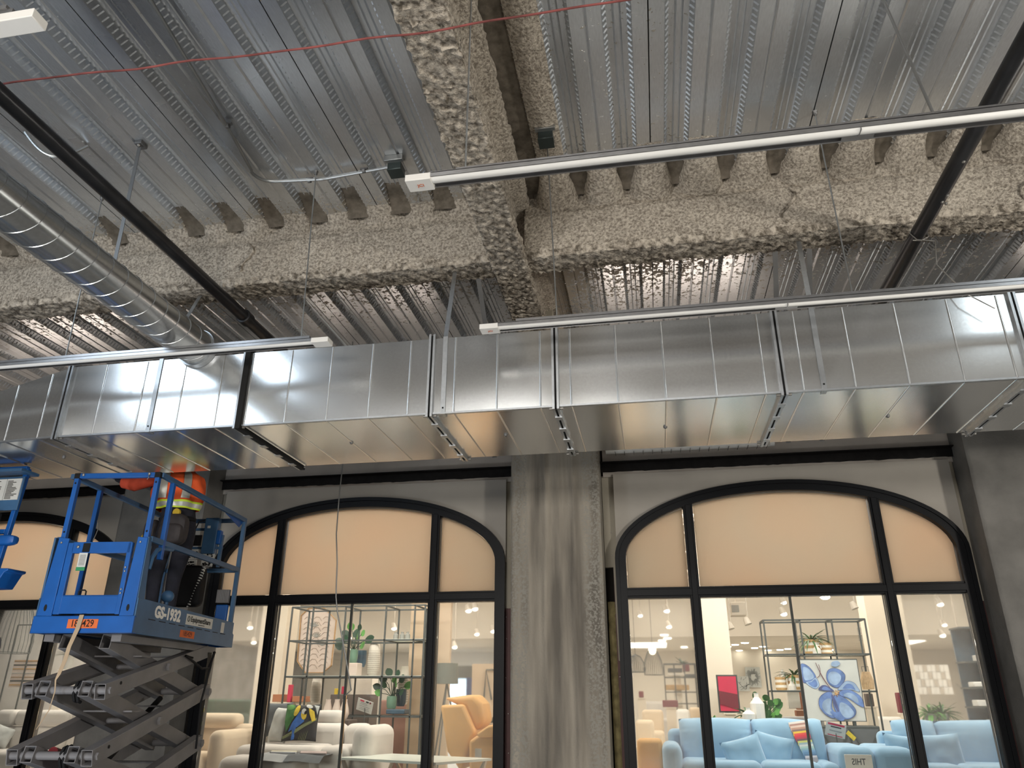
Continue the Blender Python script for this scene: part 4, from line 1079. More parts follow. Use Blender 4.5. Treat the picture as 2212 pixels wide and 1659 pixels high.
# sleeves and gloves
def tube_r(name, pts, rr, mat): return obj(name, MB().tube(pts, rr, 14), mat, wk, 60)
tube_r('sleeve', [(hx-.14, hy-.11, 3.47), (hx-.27, hy-.16, 3.44), (hx-.40, hy-.20, 3.38), (hx-.50, hy-.21, 3.40)], [.085, .085, .075, .062], 'hivis_dark')
tube_r('sleeve', [(hx+.05, hy+.10, 3.47), (hx-.08, hy+.16, 3.41), (hx-.20, hy+.20, 3.34), (hx-.34, hy+.18, 3.37)], [.085, .085, .075, .06], 'hivis_dark')
def hand(c, ang, name):
    """palm, four curled fingers and a thumb in a work glove"""
    R = Matrix.Translation(c) @ Matrix.Rotation(ang, 4, 'Y')
    J = {'w': ((.06, 0, 0), .028), 'p': ((0, 0, 0), (.036, .022)), 'k': ((-.035, 0, 0), (.038, .018))}
    E = [('w', 'p'), ('p', 'k')]
    o = skin(name, {k: (tuple(R @ Vector(v[0])), v[1]) for k, v in J.items()}, E, 'glove', wk, 2)
    for i, (dy, ln) in enumerate(((-.03, .062), (-.011, .072), (.010, .068), (.029, .052))):
        pts = [R @ Vector(q) for q in ((-.03, dy, 0), (-.03-ln*.5, dy*1.1, .012), (-.03-ln*.85, dy*1.1, -.004), (-.03-ln, dy*1.05, -.02))]
        sub('finger', MB().tube(pts, [.010, .0098, .009, .007], 9), 'glove', o, smooth=60)
    pts = [R @ Vector(q) for q in ((.005, -.03, -.005), (-.015, -.052, -.012), (-.045, -.055, -.02))]
    sub('thumb', MB().tube(pts, [.012, .011, .008], 9), 'glove', o, smooth=60)
hand((hx-.64, hy-.23, 3.46), .3, 'gloved_hand'); hand((hx-.50, hy+.15, 3.44), .35, 'gloved_hand')
# belt, pouches and tools
obj('tool_belt', MB().tube([(hx+.155*cos(a), hy+.135*sin(a), 3.06+.01*sin(a)) for a in [2*pi*i/24 for i in range(25)]], .02, 8), 'black', wk)
pc = obj('tool_pouch', MB().ball((hx+.075, hy-.14, 2.93), .135, .07, .15, 16, 10, .6), 'pouch', wk)
sub('pouch_pocket', MB().ball((hx+.085, hy-.19, 2.88), .12, .055, .095, 16, 10, .55), 'pouch', pc, bevel=0)
sub('green_marker', MB().tube([(hx-.005, hy-.17, 3.00), (hx+.012, hy-.185, 3.07)], .011, 8), 'green', pc)
sub('hammer_handle', MB().tube([(hx-.05, hy-.17, 2.86), (hx-.03, hy-.17, 2.96)], .012, 8), 'tan', pc)
sub('tape_measure', MB().tube([(hx+.09, hy-.15, 3.09), (hx+.09, hy-.175, 3.09)], .036, 16), 'yellow_tool', pc)
p2_ = obj('tool_pouch', MB().ball((hx-.20, hy-.04, 2.93), .07, .10, .12, 14, 10, .6), 'pouch', wk)
sub('yellow_cutter', MB().tube([(hx-.30, hy-.08, 2.86), (hx-.25, hy-.09, 2.93), (hx-.235, hy-.09, 3.0)], .012, 8).tube([(hx-.28, hy-.08, 2.85), (hx-.22, hy-.09, 2.90)], .010, 8), 'yellow_tool', p2_)
for (dx, dy) in ((-.10, -.045), (.03, .055)):
    obj('boot', MB().ball((hx+dx-.03, hy+dy, 2.045), .145, .055, .05, 14, 8, .7), 'black', wk)

# ================================================================== FURNITURE SHOP BEHIND THE GLASS
MT.update(
 cream=plain('cream shop wall', (.72, .66, .58), .85, 0, .03, 1), cream_ceil=plain('cream shop ceiling', (.68, .62, .54), .9, 0, .05, 1),
 pipe_w=plain('painted ceiling pipe', (.54, .48, .41), .6, 0, .04), shopfloor=plain('pale shop floor', (.58, .55, .50), .35, 0, .08, 1),
 bulb=plain('lamp face', (1, 1, 1), .5, 0, 0, emit=(1, .93, .78), es=14), pend=plain('lit bulb globe', (1, 1, 1), .5, 0, 0, emit=(1, .86, .6), es=6),
 bluefab=plain('light blue velvet', (.24, .42, .60), .85, 0, .08, 4, .1, 20, sheen=.3), beige=plain('beige suede', (.62, .58, .54), .85, 0, .06, 4, .1, 20, sheen=.2),
 cream_fab=plain('cream upholstery', (.72, .58, .42), .85, 0, .06, 4, .1, 20), ochre=plain('ochre leather', (.66, .36, .12), .6, 0, .08, 4, .1, 25),
 grey_fab=plain('dark grey cloth', (.10, .11, .12), .9, 0, .1, 8), mid_grey=plain('mid grey cloth', (.32, .33, .34), .9, 0, .1, 8),
 silver_fab=plain('silver grey cloth', (.50, .51, .49), .7, 0, .08, 8), shelf=plain('dark metal shelf', (.075, .085, .085), .5, .3),
 brown=plain('brown cabinet', (.11, .085, .075), .6, 0, .1), tanwall=plain('tan partition', (.55, .42, .30), .8, 0, .03),
 leaf=plain('green leaves', (.035, .12, .035), .45, 0, .35, 9), leaf2=plain('bright green leaves', (.12, .34, .08), .5, 0, .3, 9), leafd=plain('dark leaves', (.02, .06, .035), .4, 0, .3, 9),
 pot_g=plain('green glazed pot', (.14, .25, .18), .35, 0, .15, 8), pot_b=plain('dark blue glazed pot', (.05, .09, .13), .3, 0, .3, 9), pot_y=plain('grey stoneware', (.30, .30, .28), .6),
 whitew=plain('white woven vase', (.78, .72, .64), .7), hole=plain('woven dark gaps', (.22, .17, .12), .8), jug=plain('white ceramic', (.80, .77, .72), .35, 0, .02),
 jute=plain('jute weave', (.52, .33, .15), .9, 0, .15, 30, .3, 60), basket=plain('natural rattan', (.58, .42, .26), .8, 0, .2, 20),
 glasstop=plain('pale glass table top', (.72, .76, .70), .3, 0, .02), chrome=plain('table legs', (.55, .48, .42), .3, .7), red=plain('red print', (.55, .03, .08), .5, 0, .08, 3),
 maroon=plain('maroon print', (.17, .02, .035), .5), canvas=plain('off white canvas', (.50, .52, .51), .8, 0, .05, 6), petal=plain('blue paint', (.11, .19, .42), .8, 0, .35, 10),
 petal_l=plain('pale blue paint', (.27, .38, .56), .8, 0, .25, 8), petal_d=plain('dark violet blue paint', (.07, .09, .22), .8, 0, .3, 10), stem=plain('plum paint', (.17, .08, .10), .8),
 carve=plain('carved pale wood', (.60, .50, .44), .7, 0, .06, 5), goldw=plain('oak edge', (.42, .25, .11), .6), lampgrey=plain('dark grey lamp shade', (.09, .11, .10), .8), black_p=plain('black print', (.02, .02, .025), .7),
 blue_p=plain('blue print', (.035, .15, .52), .7, 0, .25, 25), yellow_p=plain('yellow print', (.78, .56, .05), .7, 0, .15, 25), green_p=plain('green print', (.06, .22, .06), .7, 0, .35, 20),
 branch=plain('olive print', (.22, .25, .12), .7, 0, .2, 25), vent_g=plain('grille grey', (.25, .24, .22), .6), daylight=plain('bright far window', (.8, .9, 1), .5, 0, 0, emit=(.62, .80, 1), es=1.6),
 navy=plain('navy wall', (.03, .07, .22), .7), wood_tan=plain('coppery wood box', (.40, .16, .08), .7), pillar=plain('white shop pillar', (.76, .68, .57), .85, 0, .03, 1))
def at(x, y, Y):
    d = fw*1620+r2*(x-1106)-u2*(y-829.5); d *= Y/d.y; return Vector((d.x, Y, d.z+1.5))
FS = .38
shop = structure('wall_shop', (0, 9, 0))
struct_mesh('floor', MB().box(X0, X1, 8.6, 24, FS-.1, FS), 'shopfloor')
obj('back_panel', MB().box(X0, X1, 24, 24.2, 0, 4.5), 'cream', shop)
sc_ = structure('ceiling_shop', (0, 15, 4.35))
obj('ceiling_board', MB().box(X0, X1, 8.7, 24, 4.35, 4.45), 'cream_ceil', sc_)
obj('dropped_soffit', MB().box(X0, X1, 18.2, 24, 2.75, 4.35), 'cream_ceil', sc_)
obj('joist', MB().box(-9, -8.8, 8.7, 18, 3.9, 4.35), 'cream_ceil', sc_)
for x in (-6.4, -4.2, -1.6, .9, 3.4, 6.0): obj('joist', MB().box(x-.09, x+.09, 8.8, 18.2, 4.05, 4.35), 'cream_ceil', sc_)
for i, (y, z, r) in enumerate(((10.9, 3.82, .035), (11.5, 3.9, .05), (13.0, 3.75, .04), (13.6, 3.85, .06), (15.2, 3.7, .04), (16.6, 3.8, .05))):
    obj('painted_pipe', MB().tube([(X0+.2, y, z), (-2, y-.2, z), (X1-.2, y-.5, z)], r, 10), 'pipe_w', sc_)
obj('painted_pipe', MB().tube([(-6, 9.6, 3.9), (4.5, 14.2, 3.9)], .04, 10), 'pipe_w', sc_)
obj('painted_pipe', MB().tube([(3.3, 9.8, 3.9), (-4.5, 15.5, 3.9)], .05, 10), 'pipe_w', sc_)
for (x, y, Y, w_, lab) in ((1542, 1400, 11.9, .48, 'wide pale shop pillar behind the right window beside the red board'), (1925, 1400, 14.5, .62, 'pale shop pillar to the right of the open shelf'),
                      (585, 1400, 13.4, .5, 'pale shop pillar at the left of the parrot cushion window')):
    p = at(x, y, Y); o = obj('shop_pillar', MB().box(p.x-w_/2, p.x+w_/2, Y, Y+.5, FS, 4.35), 'pillar', None, bevel=.01)
    tag(o, lab, 'pillar')
p0, p1_ = at(884, 1400, 12.4), at(1000, 1400, 12.4)
tag(obj('partition_panel', MB().box(p0.x, p0.x+.68, 12.4, 12.5, FS, 3.3), 'tanwall'), 'tall tan partition behind the right end of the grid shelf', 'partition')
a = at(1020, 1434, 13.5); b = at(1100, 1434, 13.5)
t = thing('partition_panel', 'low pink tan partition with a black triangle behind the ochre recliner', 'partition', (a.x, 13.5, FS))
obj('panel', MB().box(a.x, a.x+1.6, 13.5, 13.6, FS, a.z), 'tanwall', t)
q0, q1, q2 = at(1045, 1512, 13.45), at(1050, 1447, 13.45), at(1062, 1512, 13.45)
obj('triangle_frame', MB().tube([q0, q1, q2], .018, 6).tube([q1, (q1.x+.5, 13.45, q1.z+.0)], .014, 6), 'shelf', t)
# far bright window and dark board
a, b = at(985, 1462, 22), at(1025, 1545, 22)
t = thing('far_window', 'bright bluish far shop window seen past the tripod lamp', 'window', (a.x, 22, 1.5))
obj('pane', MB().box(a.x-1.3, b.x+.5, 21.9, 21.92, b.z, a.z+.1), 'daylight', t); obj('sill_wall', MB().box(a.x-1.3, b.x+.5, 21.9, 22.0, FS, b.z), 'cream', t); obj('head_board', MB().box(a.x-1.3, b.x+1.2, 21.7, 21.8, a.z-.05, a.z+.28), 'shelf', t)
tag(obj('navy_panel', MB().box(at(1007, 1480, 20).x, at(1026, 1480, 20).x, 20, 20.1, FS, at(1007, 1464, 20).z), 'navy'), 'navy blue panel between lamp and tan partition', 'panel')
# track lights / downlights
def track(x, y, Y, lab, s=1.0, lit=True):
    p = at(x, y, Y); t = thing('track_spotlight', lab, 'spotlight', p, 0)
    obj('stem', MB().tube([(p.x, p.y, p.z+.11*s), (p.x, p.y, 4.35)], .008, 6), 'pipe_w', t)
    obj('lamp_head', MB().tube([(p.x-.03*s, p.y+.02, p.z+.12*s), (p.x+.0, p.y, p.z+.02*s)], [.035*s, .055*s], 12), 'pipe_w', t)
    if lit: obj('lamp_face', MB().ball((p.x+.002, p.y-.005, p.z+.012*s), .05*s, .05*s, .028*s, 12, 7), 'bulb', t)
TR = ((1782, 1292, 10.4, 'very bright spotlight just under the right window transom', 1.25), (1693, 1329, 12.6, 'lit spotlight hanging above the left corner of the open shelf', 1), (1693, 1304, 13.0, 'lit spotlight right of the glass joint near the transom', .9),
      (1440, 1322, 13.0, 'bright spotlight high in the left side pane of the right window', 1), (1445, 1356, 15, 'middle spotlight above the pendant lamps', 1), (1383, 1332, 13, 'flat spotlight at the top left of the right window', .8),
      (638, 1348, 14, 'lit spotlight left of the carved panel', 1), (612, 1358, 13.5, 'lit spotlight on the pillar left of the carved panel', 1), (851, 1360, 14, 'lit spotlight between the grid shelf bars', 1),
      (1012, 1322, 12.5, 'pair spotlight left one in the tall pane by the column', 1), (1026, 1318, 12.5, 'pair spotlight right one in the tall pane by the column', 1), (967, 1330, 12.5, 'bright spotlight at the left of the tall pane by the column', 1),
      (1066, 1366, 13, 'spotlight at the right of the tall pane by the column', 1), (1030, 1372, 14, 'dim spotlight under the pipes in the tall pane', .9), (982, 1400, 15, 'lit spotlight above the tripod lamp', 1),
      (2031, 1308, 13, 'spotlight at the top of the right side pane', 1), (2040, 1352, 14, 'spotlight in the middle of the right side pane', .8), (2036, 1375, 15, 'spotlight above the ferns', 1), (2073, 1380, 15, 'spotlight right of the one above the ferns', 1),
      (540, 1358, 14, 'upper of the spotlights in the pane beside the lift', 1), (548, 1390, 16, 'lower of the spotlights in the pane beside the lift', 1))
for (x, y, Y, lab, s) in TR: track(x, y, Y, lab, s)
for (x, y, lab) in ((1848, 1318, 'unlit spotlight hanging from the pipe right of the brightest lamp'), (1617, 1352, 'unlit angled spotlight left of the open shelf'), (1580, 1362, 'unlit spotlight by the wide pillar')): track(x, y, 12.2, lab, 1, False)
n = 0
for (x, y) in ((1572, 1397), (1588, 1393), (1609, 1389), (1630, 1400), (1648, 1397), (1596, 1406), (1648, 1410), (1685, 1404), (1702, 1402), (1435, 1372), (1442, 1379), (1430, 1384), (1478, 1398), (1765, 1412)):
    p = at(x, y, 18.8); k = (2.74-1.5)/(p.z-1.5); p = Vector((p.x*k, p.y*k, 2.74))
    o = obj('downlight', MB().lathe((p.x, min(p.y, 23.8), 2.725), [(.05, 0), (.085, .004), (.09, .024)], 14), 'bulb'); tag(o, 'small round recessed downlight in the dropped shop ceiling', 'downlight', 'recessed downlights')
# air conditioner box
p = at(1592, 1314, 13.2); t = thing('air_vent_box', 'white ceiling air box with a dark grille left of the open shelf', 'vent', p)
obj('casing', MB().box(p.x-.10, p.x+.14, 13.2, 13.5, p.z-.11, p.z+.10), 'pipe_w', t, bevel=.01)
obj('hanger', MB().tube([(p.x, 13.35, p.z+.1), (p.x, 13.35, 4.35)], .01, 6), 'pipe_w', t)
gr = obj('grille', MB().box(p.x-.085, p.x+.03, 13.19, 13.2, p.z-.06, p.z+.05), 'vent_g', t)
# shutter of wall vents
for i, (x, y) in enumerate(((1862, 1363), (1864, 1378))):
    p = at(x, y, 17); t = thing('wall_vent', ('upper' if i == 0 else 'lower')+' slatted vent seen through the right end of the open shelf', 'vent', p)
    for k in range(5): obj('slat', MB().box(p.x-.085, p.x+.085, 17, 17.02, p.z-.05+.025*k, p.z-.04+.025*k), 'vent_g', t)

# ---- soft furniture
def pil(c, w, h, th, mat, name='pillow', rx=0, rz=0, ry=0, parent=None):
    R = Matrix.Translation(c) @ Matrix.Rotation(rz, 4, 'Z') @ Matrix.Rotation(rx, 4, 'X') @ Matrix.Rotation(ry, 4, 'Y')
    m = MB(); n = 14
    for s in (-1, 1):
        def f(u, v, s=s):
            x, z = 2*u-1, 2*v-1
            e = max(0, (1-x**4)*(1-z**4))**.5
            k = 1-.06*(1-abs(z)**2)*abs(x)**3; k2 = 1-.06*(1-abs(x)**2)*abs(z)**3
            cr = .012*nz((x*2+c[0], z*2, s), 1.5)
            return R @ Vector((x*w/2*k, s*(th/2*e+cr*e), z*h/2*k2))
        m.grid(f, n, n)
    return obj(name, m, mat, parent, 70)
def soft(x0, x1, y0, y1, z0, z1, mat, parent, name, b=.06, puff=0):
    return obj(name, MB().box(x0, x1, y0, y1, z0, z1), mat, parent, bevel=min(b, (x1-x0)*.45, (y1-y0)*.45, (z1-z0)*.45), segs=4)
# blue sofas
def blue_sofa(x0, x1, yb, label, seams, arm_l, arm_r, il=.2, ir=.2):
    t = thing('sofa', label, 'sofa', ((x0+x1)/2, yb, FS))
    soft(x0+.05, x1-.05, yb-.95, yb, FS+.1, FS+.3, 'bluefab', t, 'base', .04)
    soft(x0+il-.14, x1-ir+.03, yb-.12, yb+.08, FS+.1, 1.14, 'bluefab', t, 'back_frame', .07)
    ed = [x0+il]+seams+[x1-ir]
    for a, b in zip(ed[:-1], ed[1:]):
        soft(a, b, yb-.95, yb-.22, FS+.28, FS+.47, 'bluefab', t, 'seat_cushion', .07)
        m = MB(); 
        for s in (-1, 1):
            def f(u, v, s=s):
                x, z = 2*u-1, 2*v-1; e = max(0, (1-abs(x)**5)*(1-abs(z)**4))**.5
                pk = .012*math.sin(z*26)*math.exp(-((1-abs(x))/.16)**2)
                return Vector(((a+b)/2+x*(b-a)/2, yb-.20+z*.07+s*(.13*e)+pk*e, FS+.62+z*.27-.02*x*x*(z > .5)))
            m.grid(f, 22, 22)
        obj('back_cushion', m, 'bluefab', t, 70)
    for has, xa, wa in ((arm_l, x0-.02, il+.02), (arm_r, x1-ir, ir+.02)):
        if has: soft(xa, xa+wa, yb-.92, yb-.0, FS+.1, FS+.63, 'bluefab', t, 'arm_rest', .09)
    for xx in (x0+.15, x1-.15):
        for yy in (yb-.85, yb-.05): obj('foot', MB().tube([(xx, yy, FS), (xx, yy, FS+.11)], [.018, .028], 10), 'brown', t)
    return t
yb = 10.35
xa, xs_, xb = at(1432, 1590, 10).x, at(1622, 1570, 10.2).x, at(1846, 1590, 10.2).x
blue_sofa(xa, xb, yb, 'light blue velvet sofa with a fan of fabric swatches over its back', [xs_, at(1740, 1570, 10.2).x+.0], True, True, .2, xb-at(1776, 1580, 10.2).x)
xc = at(1863, 1600, 10).x
blue_sofa(xc, xc+2.6, yb, 'light blue velvet sofa at the lower right by the right-hand column', [at(2018, 1570, 10.2).x], True, True, at(1926, 1580, 10.2).x-xc, .2)
for (x, y, ry, rz, sz, lab, Y) in ((1612, 1640, -.25, .1, .46, 'light blue square cushion tilted at the front of the swatch sofa', 9.75), (1668, 1630, .22, -.2, .44, 'light blue cushion leaning behind the tilted one', 9.92),
                     (1962, 1638, .1, .25, .48, 'light blue cushion at the left of the right-hand sofa', 9.8), (2034, 1634, -.06, -.1, .46, 'light blue cushion right of the mullion on the right-hand sofa', 9.85)):
    p = at(x, y, Y); o = pil(p, sz, sz, .13, 'bluefab', 'throw_cushion', -.25, rz, ry); tag(o, lab, 'cushion')
# fabric swatch fan
sw = thing('swatch_fan', 'fan of coloured upholstery swatches from white and yellow to blue', 'fabric samples', at(1735, 1600, 10))
cols = [(.75,.7,.66),(.42,.25,.22),(.70,.55,.48),(.50,.30,.24),(.25,.17,.16),(.80,.55,.08),(.70,.10,.09),(.65,.05,.08),(.45,.06,.10),(.16,.09,.11),(.55,.58,.18),(.30,.42,.48),(.55,.60,.60),(.35,.52,.50),(.25,.42,.48),(.18,.33,.52),(.12,.25,.42),(.10,.19,.32),(.55,.55,.60),(.32,.32,.36)]
for i, c in enumerate(cols):
    u = i/19; xl, xr = 1703+38*u, 1740+26*u; yy = 1557+80*u
    Y = 10.10-.22*u
    A, B_ = at(xl, yy+4*(1-u), Y-.0), at(xr, yy-1, Y); m = MB()
    m.v = [tuple(A), tuple(B_), tuple(B_+Vector((.0, -.02, -.045))), tuple(A+Vector((0, -.02, -.045))), tuple(A+Vector((0, .02, .0))), tuple(B_+Vector((0, .02, 0))), tuple(B_+Vector((0, 0, -.05))), tuple(A+Vector((0, 0, -.05)))]
    m.f = [(0, 1, 2, 3), (4, 7, 6, 5), (0, 4, 5, 1), (3, 2, 6, 7), (0, 3, 7, 4), (1, 5, 6, 2)]
    obj('swatch', m, plain('swatch cloth %d' % i, c, .85, 0, .1), sw, 0)

# beige sofa with chaise (left window)
t = thing('sofa', 'large beige suede sofa with headrests behind the coffee table', 'sofa', (-4.4, 10.2, FS))
bx0, bx1 = at(566, 1600, 10).x-.02, at(826, 1600, 10).x
seam = at(716, 1620, 9.8).x
soft(bx0, bx1, 9.5, 10.5, FS+.08, FS+.30, 'beige', t, 'base')
for a, b in ((bx0, at(745, 1580, 10).x-.02), (at(745, 1580, 10).x-.02, bx1-.2)):
    soft(a+.01, b-.01, 9.95, 10.3, FS+.35, FS+.79, 'beige', t, 'back_cushion', .1)
soft(bx0, at(700, 1560, 10.2).x-.2, 10.1, 10.38, FS+.77, FS+.93, 'beige', t, 'headrest', .08)
soft(at(682, 1550, 10.2).x, at(738, 1550, 10.2).x, 10.1, 10.38, FS+.77, FS+.94, 'beige', t, 'headrest', .08)
soft(bx0, seam-.01, 9.35, 10.0, FS+.27, FS+.56, 'beige', t, 'seat_cushion', .09)
soft(seam+.01, bx1-.2, 9.35, 10.0, FS+.27, FS+.56, 'beige', t, 'seat_cushion', .09)
soft(bx1-.22, bx1+.04, 9.45, 10.42, FS+.08, FS+.78, 'beige', t, 'arm_rest', .12)
soft(bx0, at(735, 1650, 9.2).x-.45, 8.95, 9.5, FS+.08, FS+.46, 'beige', t, 'chaise_cushion', .12)
# left neighbour (in the pane beside the lift)
t = thing('sofa', 'cream upholstered sofa corner in the pane beside the scissor lift', 'sofa', (-5.6, 9.8, FS))
a, b = at(432, 1580, 10).x, at(556, 1580, 10).x-.08
soft(a-.2, b-.06, 9.9, 10.3, FS+.1, FS+.77, 'cream_fab', t, 'back_cushion', .1); soft(a-.2, b-.16, 9.85, 10.12, FS+.72, FS+.90, 'cream_fab', t, 'headrest', .09)
soft(b-.22, b, 9.3, 10.3, FS+.08, FS+.72, 'cream_fab', t, 'arm_rest', .1); soft(a-.3, b-.2, 9.0, 9.9, FS+.08, FS+.46, 'cream_fab', t, 'seat_cushion', .1)
# tufted sofa behind the far left window
t = thing('sofa', 'pale pink beige sofa with square back cushions at the lower left corner', 'sofa', (-7.8, 10, FS))
for (xa_, xb_) in ((0, 29), (31, 74), (76, 150), (152, 215)):
    a, b = at(xa_-10 if xa_ == 0 else xa_, 1570, 10).x, at(xb_, 1570, 10).x
    for (za, zb) in ((FS+.72, FS+.92), (FS+.42, FS+.71)): soft(a, b, 9.95, 10.2, za, zb, 'beige', t, 'back_cushion', .06)
    soft(a, b, 9.3, 9.95, FS+.2, FS+.44, 'beige', t, 'seat_cushion', .06)
soft(at(-10, 1570, 10).x-.6, at(225, 1570, 10).x, 9.4, 10.3, FS+.05, FS+.3, 'beige', t, 'base', .05)
p = at(3, 1590, 9.9); o = pil(p, .3, .26, .1, 'silver_fab', 'throw_cushion', -.3, .3, .3); tag(o, 'grey cushion at the left edge on the pale pink sofa', 'cushion')
# cushions left
p = at(588, 1560, 9.92); tag(pil(p+Vector((-.02, .1, .02)), .42, .44, .12, 'grey_fab', 'throw_cushion', -.22, .2, 0), 'dark grey cushion behind the silver one', 'cushion')
p = at(607, 1566, 9.8); tag(pil(p, .36, .42, .13, 'silver_fab', 'throw_cushion', -.22, -.5, 0), 'silver grey cushion with piped edge left of the parrot cushion', 'cushion')
pc_c = at(651, 1561, 9.72)
t = thing('throw_cushion', 'black cushion printed with a blue and yellow parrot on a branch', 'cushion', pc_c)
pil(pc_c, .44, .44, .12, 'black_p', 'cover', -.22, .15, 0, t)
RP = Matrix.Translation(pc_c) @ Matrix.Rotation(.15, 4, 'Z') @ Matrix.Rotation(-.22, 4, 'X')
def patch(poly, mat, nm, k=0):
    """flat print lying on the front of the cushion"""
    m = MB(); 
    def S(x, z):
        e = max(0, (1-min(1, abs(x/.22))**4)*(1-min(1, abs(z/.22))**4))**.5
        return RP @ Vector((x, -(.06*e+.006+.0012*k), z))
    cx = sum(p[0] for p in poly)/len(poly); cz = sum(p[1] for p in poly)/len(poly); n = len(poly)
    vs = [S(cx, cz)]+[S(cx+(x-cx)*.5, cz+(z-cz)*.5) for x, z in poly]+[S(x, z) for x, z in poly]
    m.add(vs, [(0, 1+i, 1+(i+1) % n) for i in range(n)]+[(1+i, 1+n+i, 1+n+(i+1) % n, 1+(i+1) % n) for i in range(n)])
    obj(nm, m, mat, t, 0)
def ell(cx, cz, a, b, r=0, n=16): return [(cx+a*cos(q)*cos(r)-b*sin(q)*sin(r), cz+a*cos(q)*sin(r)+b*sin(q)*cos(r)) for q in [2*pi*i/n for i in range(n)]]
patch([(-.21,.21),(-.10,.20),(-.06,.10),(-.12,-.02),(-.16,-.12),(-.20,0)], 'green_p', 'green_print', 0)
patch(ell(-.06, .13, .03, .07, -.3), 'yellow_p', 'yellow_print', 1); patch(ell(-.15, .17, .05, .035), 'leaf2', 'leaf_print', 1)
patch([(-.20,-.17),(-.08,-.11),(.06,-.02),(.20,.05),(.20,.02),(.07,-.06),(-.07,-.15),(-.20,-.20)], 'branch', 'branch_print', 2)
patch([(-.02,.12),(.05,.06),(.05,.0),(-.02,-.06),(-.10,-.10),(-.13,-.12),(-.10,-.02)], 'blue_p', 'parrot_body', 3)
patch([(-.04,-.06),(-.09,-.08),(-.09,-.21),(-.05,-.20)], 'blue_p', 'parrot_tail', 3)
patch(ell(.035, .08, .035, .06, .2), 'yellow_p', 'parrot_breast', 4); patch(ell(.03, .12, .030, .034), 'paper', 'parrot_face', 5); patch(ell(.055, .105, .016, .025, -.3), 'gap', 'parrot_beak', 6)
patch([(.08,.17),(.16,.12),(.19,.02),(.15,.0),(.11,.08)], 'yellow_p', 'second_parrot', 3); patch(ell(.09, .18, .045, .022, -.3), 'paper', 'second_parrot_head', 4)
patch([(.14,.20),(.21,.19),(.20,.08)], 'canvas', 'striped_wing', 4)
for i in range(5): patch([(.0+.02*i, -.21), (.006+.02*i, -.21), (.03+.022*i, -.12+.008*i)], 'branch', 'grass_print', 2)
# folded throws / swatches on the chaise
for (x, y, mt, lab, dx) in ((602, 1650, 'mid_grey', 'grey draped fabric samples on the chaise', 0), (668, 1642, 'grey_fab', 'dark grey draped fabric samples on the chaise', 0)):
    p = at(x, y, 9.15); zt = FS+.475
    t = thing('fabric_samples', lab, 'fabric samples', (p.x, 9.2, zt))
    obj('drape', MB().grid(lambda u, v: (p.x-.24+.44*u+.05*v, 9.36-.5*v, zt+.015-.12*max(0, v-.7)*3*.6+.008*sin(u*5)), 10, 14), mt, t, 60)
    cc = [(.55,.52,.45),(.7,.6,.3),(.6,.58,.5),(.3,.3,.34),(.5,.52,.5),(.42,.42,.45)]
    for i in range(6): obj('swatch', MB().box(p.x-.20+.022*i, p.x+.12+.022*i, 9.32-.05*i, 9.355-.05*i, zt+.02, zt+.032), plain('sample cloth %d' % i, cc[i] if mt == 'mid_grey' else (.5,.4,.38), .8), t, 0)
# coffee table
zt = .84
C = [Vector((-3.72, 9.16, zt)), Vector((-3.30, 9.90, zt)), Vector((-1.95, 9.42, zt)), Vector((-2.41, 8.69, zt))]
cc = sum(C, Vector())/4
t = thing('coffee_table', 'low square coffee table with a pale glass top and splayed legs', 'table', (cc.x, cc.y, FS))
m = MB(); m.v = [tuple(p) for p in C]+[tuple(p-Vector((0, 0, .025))) for p in C]; m.f = [(0, 1, 2, 3), (7, 6, 5, 4)]+[(i, i+4, (i+1) % 4+4, (i+1) % 4) for i in range(4)]
obj('table_top', m, 'glasstop', t, 0)
for i in range(4):
    a = C[i]+(cc-C[i])*.08; a.z = zt-.03
    for s in (-1, 1):
        nb = C[(i+s) % 4]; f_ = a+(nb-a)*.22; f_.z = FS+.01; obj('leg', MB().bar(a, f_, .03, .03), 'chrome', t)
# ochre recliner
px, pz = at(1010, 1520, 10.5).x, FS
t = thing('armchair', 'ochre leather recliner armchair behind the right pane of the left window', 'armchair', (px, 10.5, FS))
def wedge(poly, x0, x1, nm, b=.05):
    return obj(nm, MB().prism(poly, x0, x1, lambda u, v, s: (s, u, v)), 'ochre', t, bevel=b, segs=4)
x0_, x1_ = at(957, 1540, 10.5).x, at(1120, 1540, 10.5).x
def wx(poly, y0, y1, nm, b=.05, parent=None): return obj(nm, MB().prism(poly, y0, y1, lambda u, v, s: (u, s, v)), 'ochre', t, bevel=b, segs=4)
def A2(pts, Y): return [(at(x, y, Y).x, at(x, y, Y).z) for x, y in pts]
wx(A2([(957, 1523), (1006, 1521), (1033, 1582), (1022, 1600), (1000, 1665), (972, 1622)], 10.35), 10.2, 10.75, 'back_shell', .04)
wx(A2([(965, 1508), (1030, 1500), (1048, 1520), (1054, 1560), (1034, 1580), (1010, 1530)], 10.5), 10.3, 10.85, 'back_cushion', .06)
wx(A2([(1033, 1585), (1060, 1566), (1130, 1562), (1130, 1590), (1040, 1592)], 10.2), 10.05, 10.3, 'arm_pad', .04)
wx(A2([(1018, 1600), (1035, 1588), (1130, 1586), (1130, 1690), (1020, 1690)], 10.25), 10.1, 10.9, 'side_panel', .04)
obj('price_tag', MB().box(at(1026, 1630, 9.9).x, at(1040, 1630, 9.9).x, 9.9, 9.905, at(1030, 1636, 9.9).z, at(1030, 1617, 9.9).z), 'paper', t, 0)
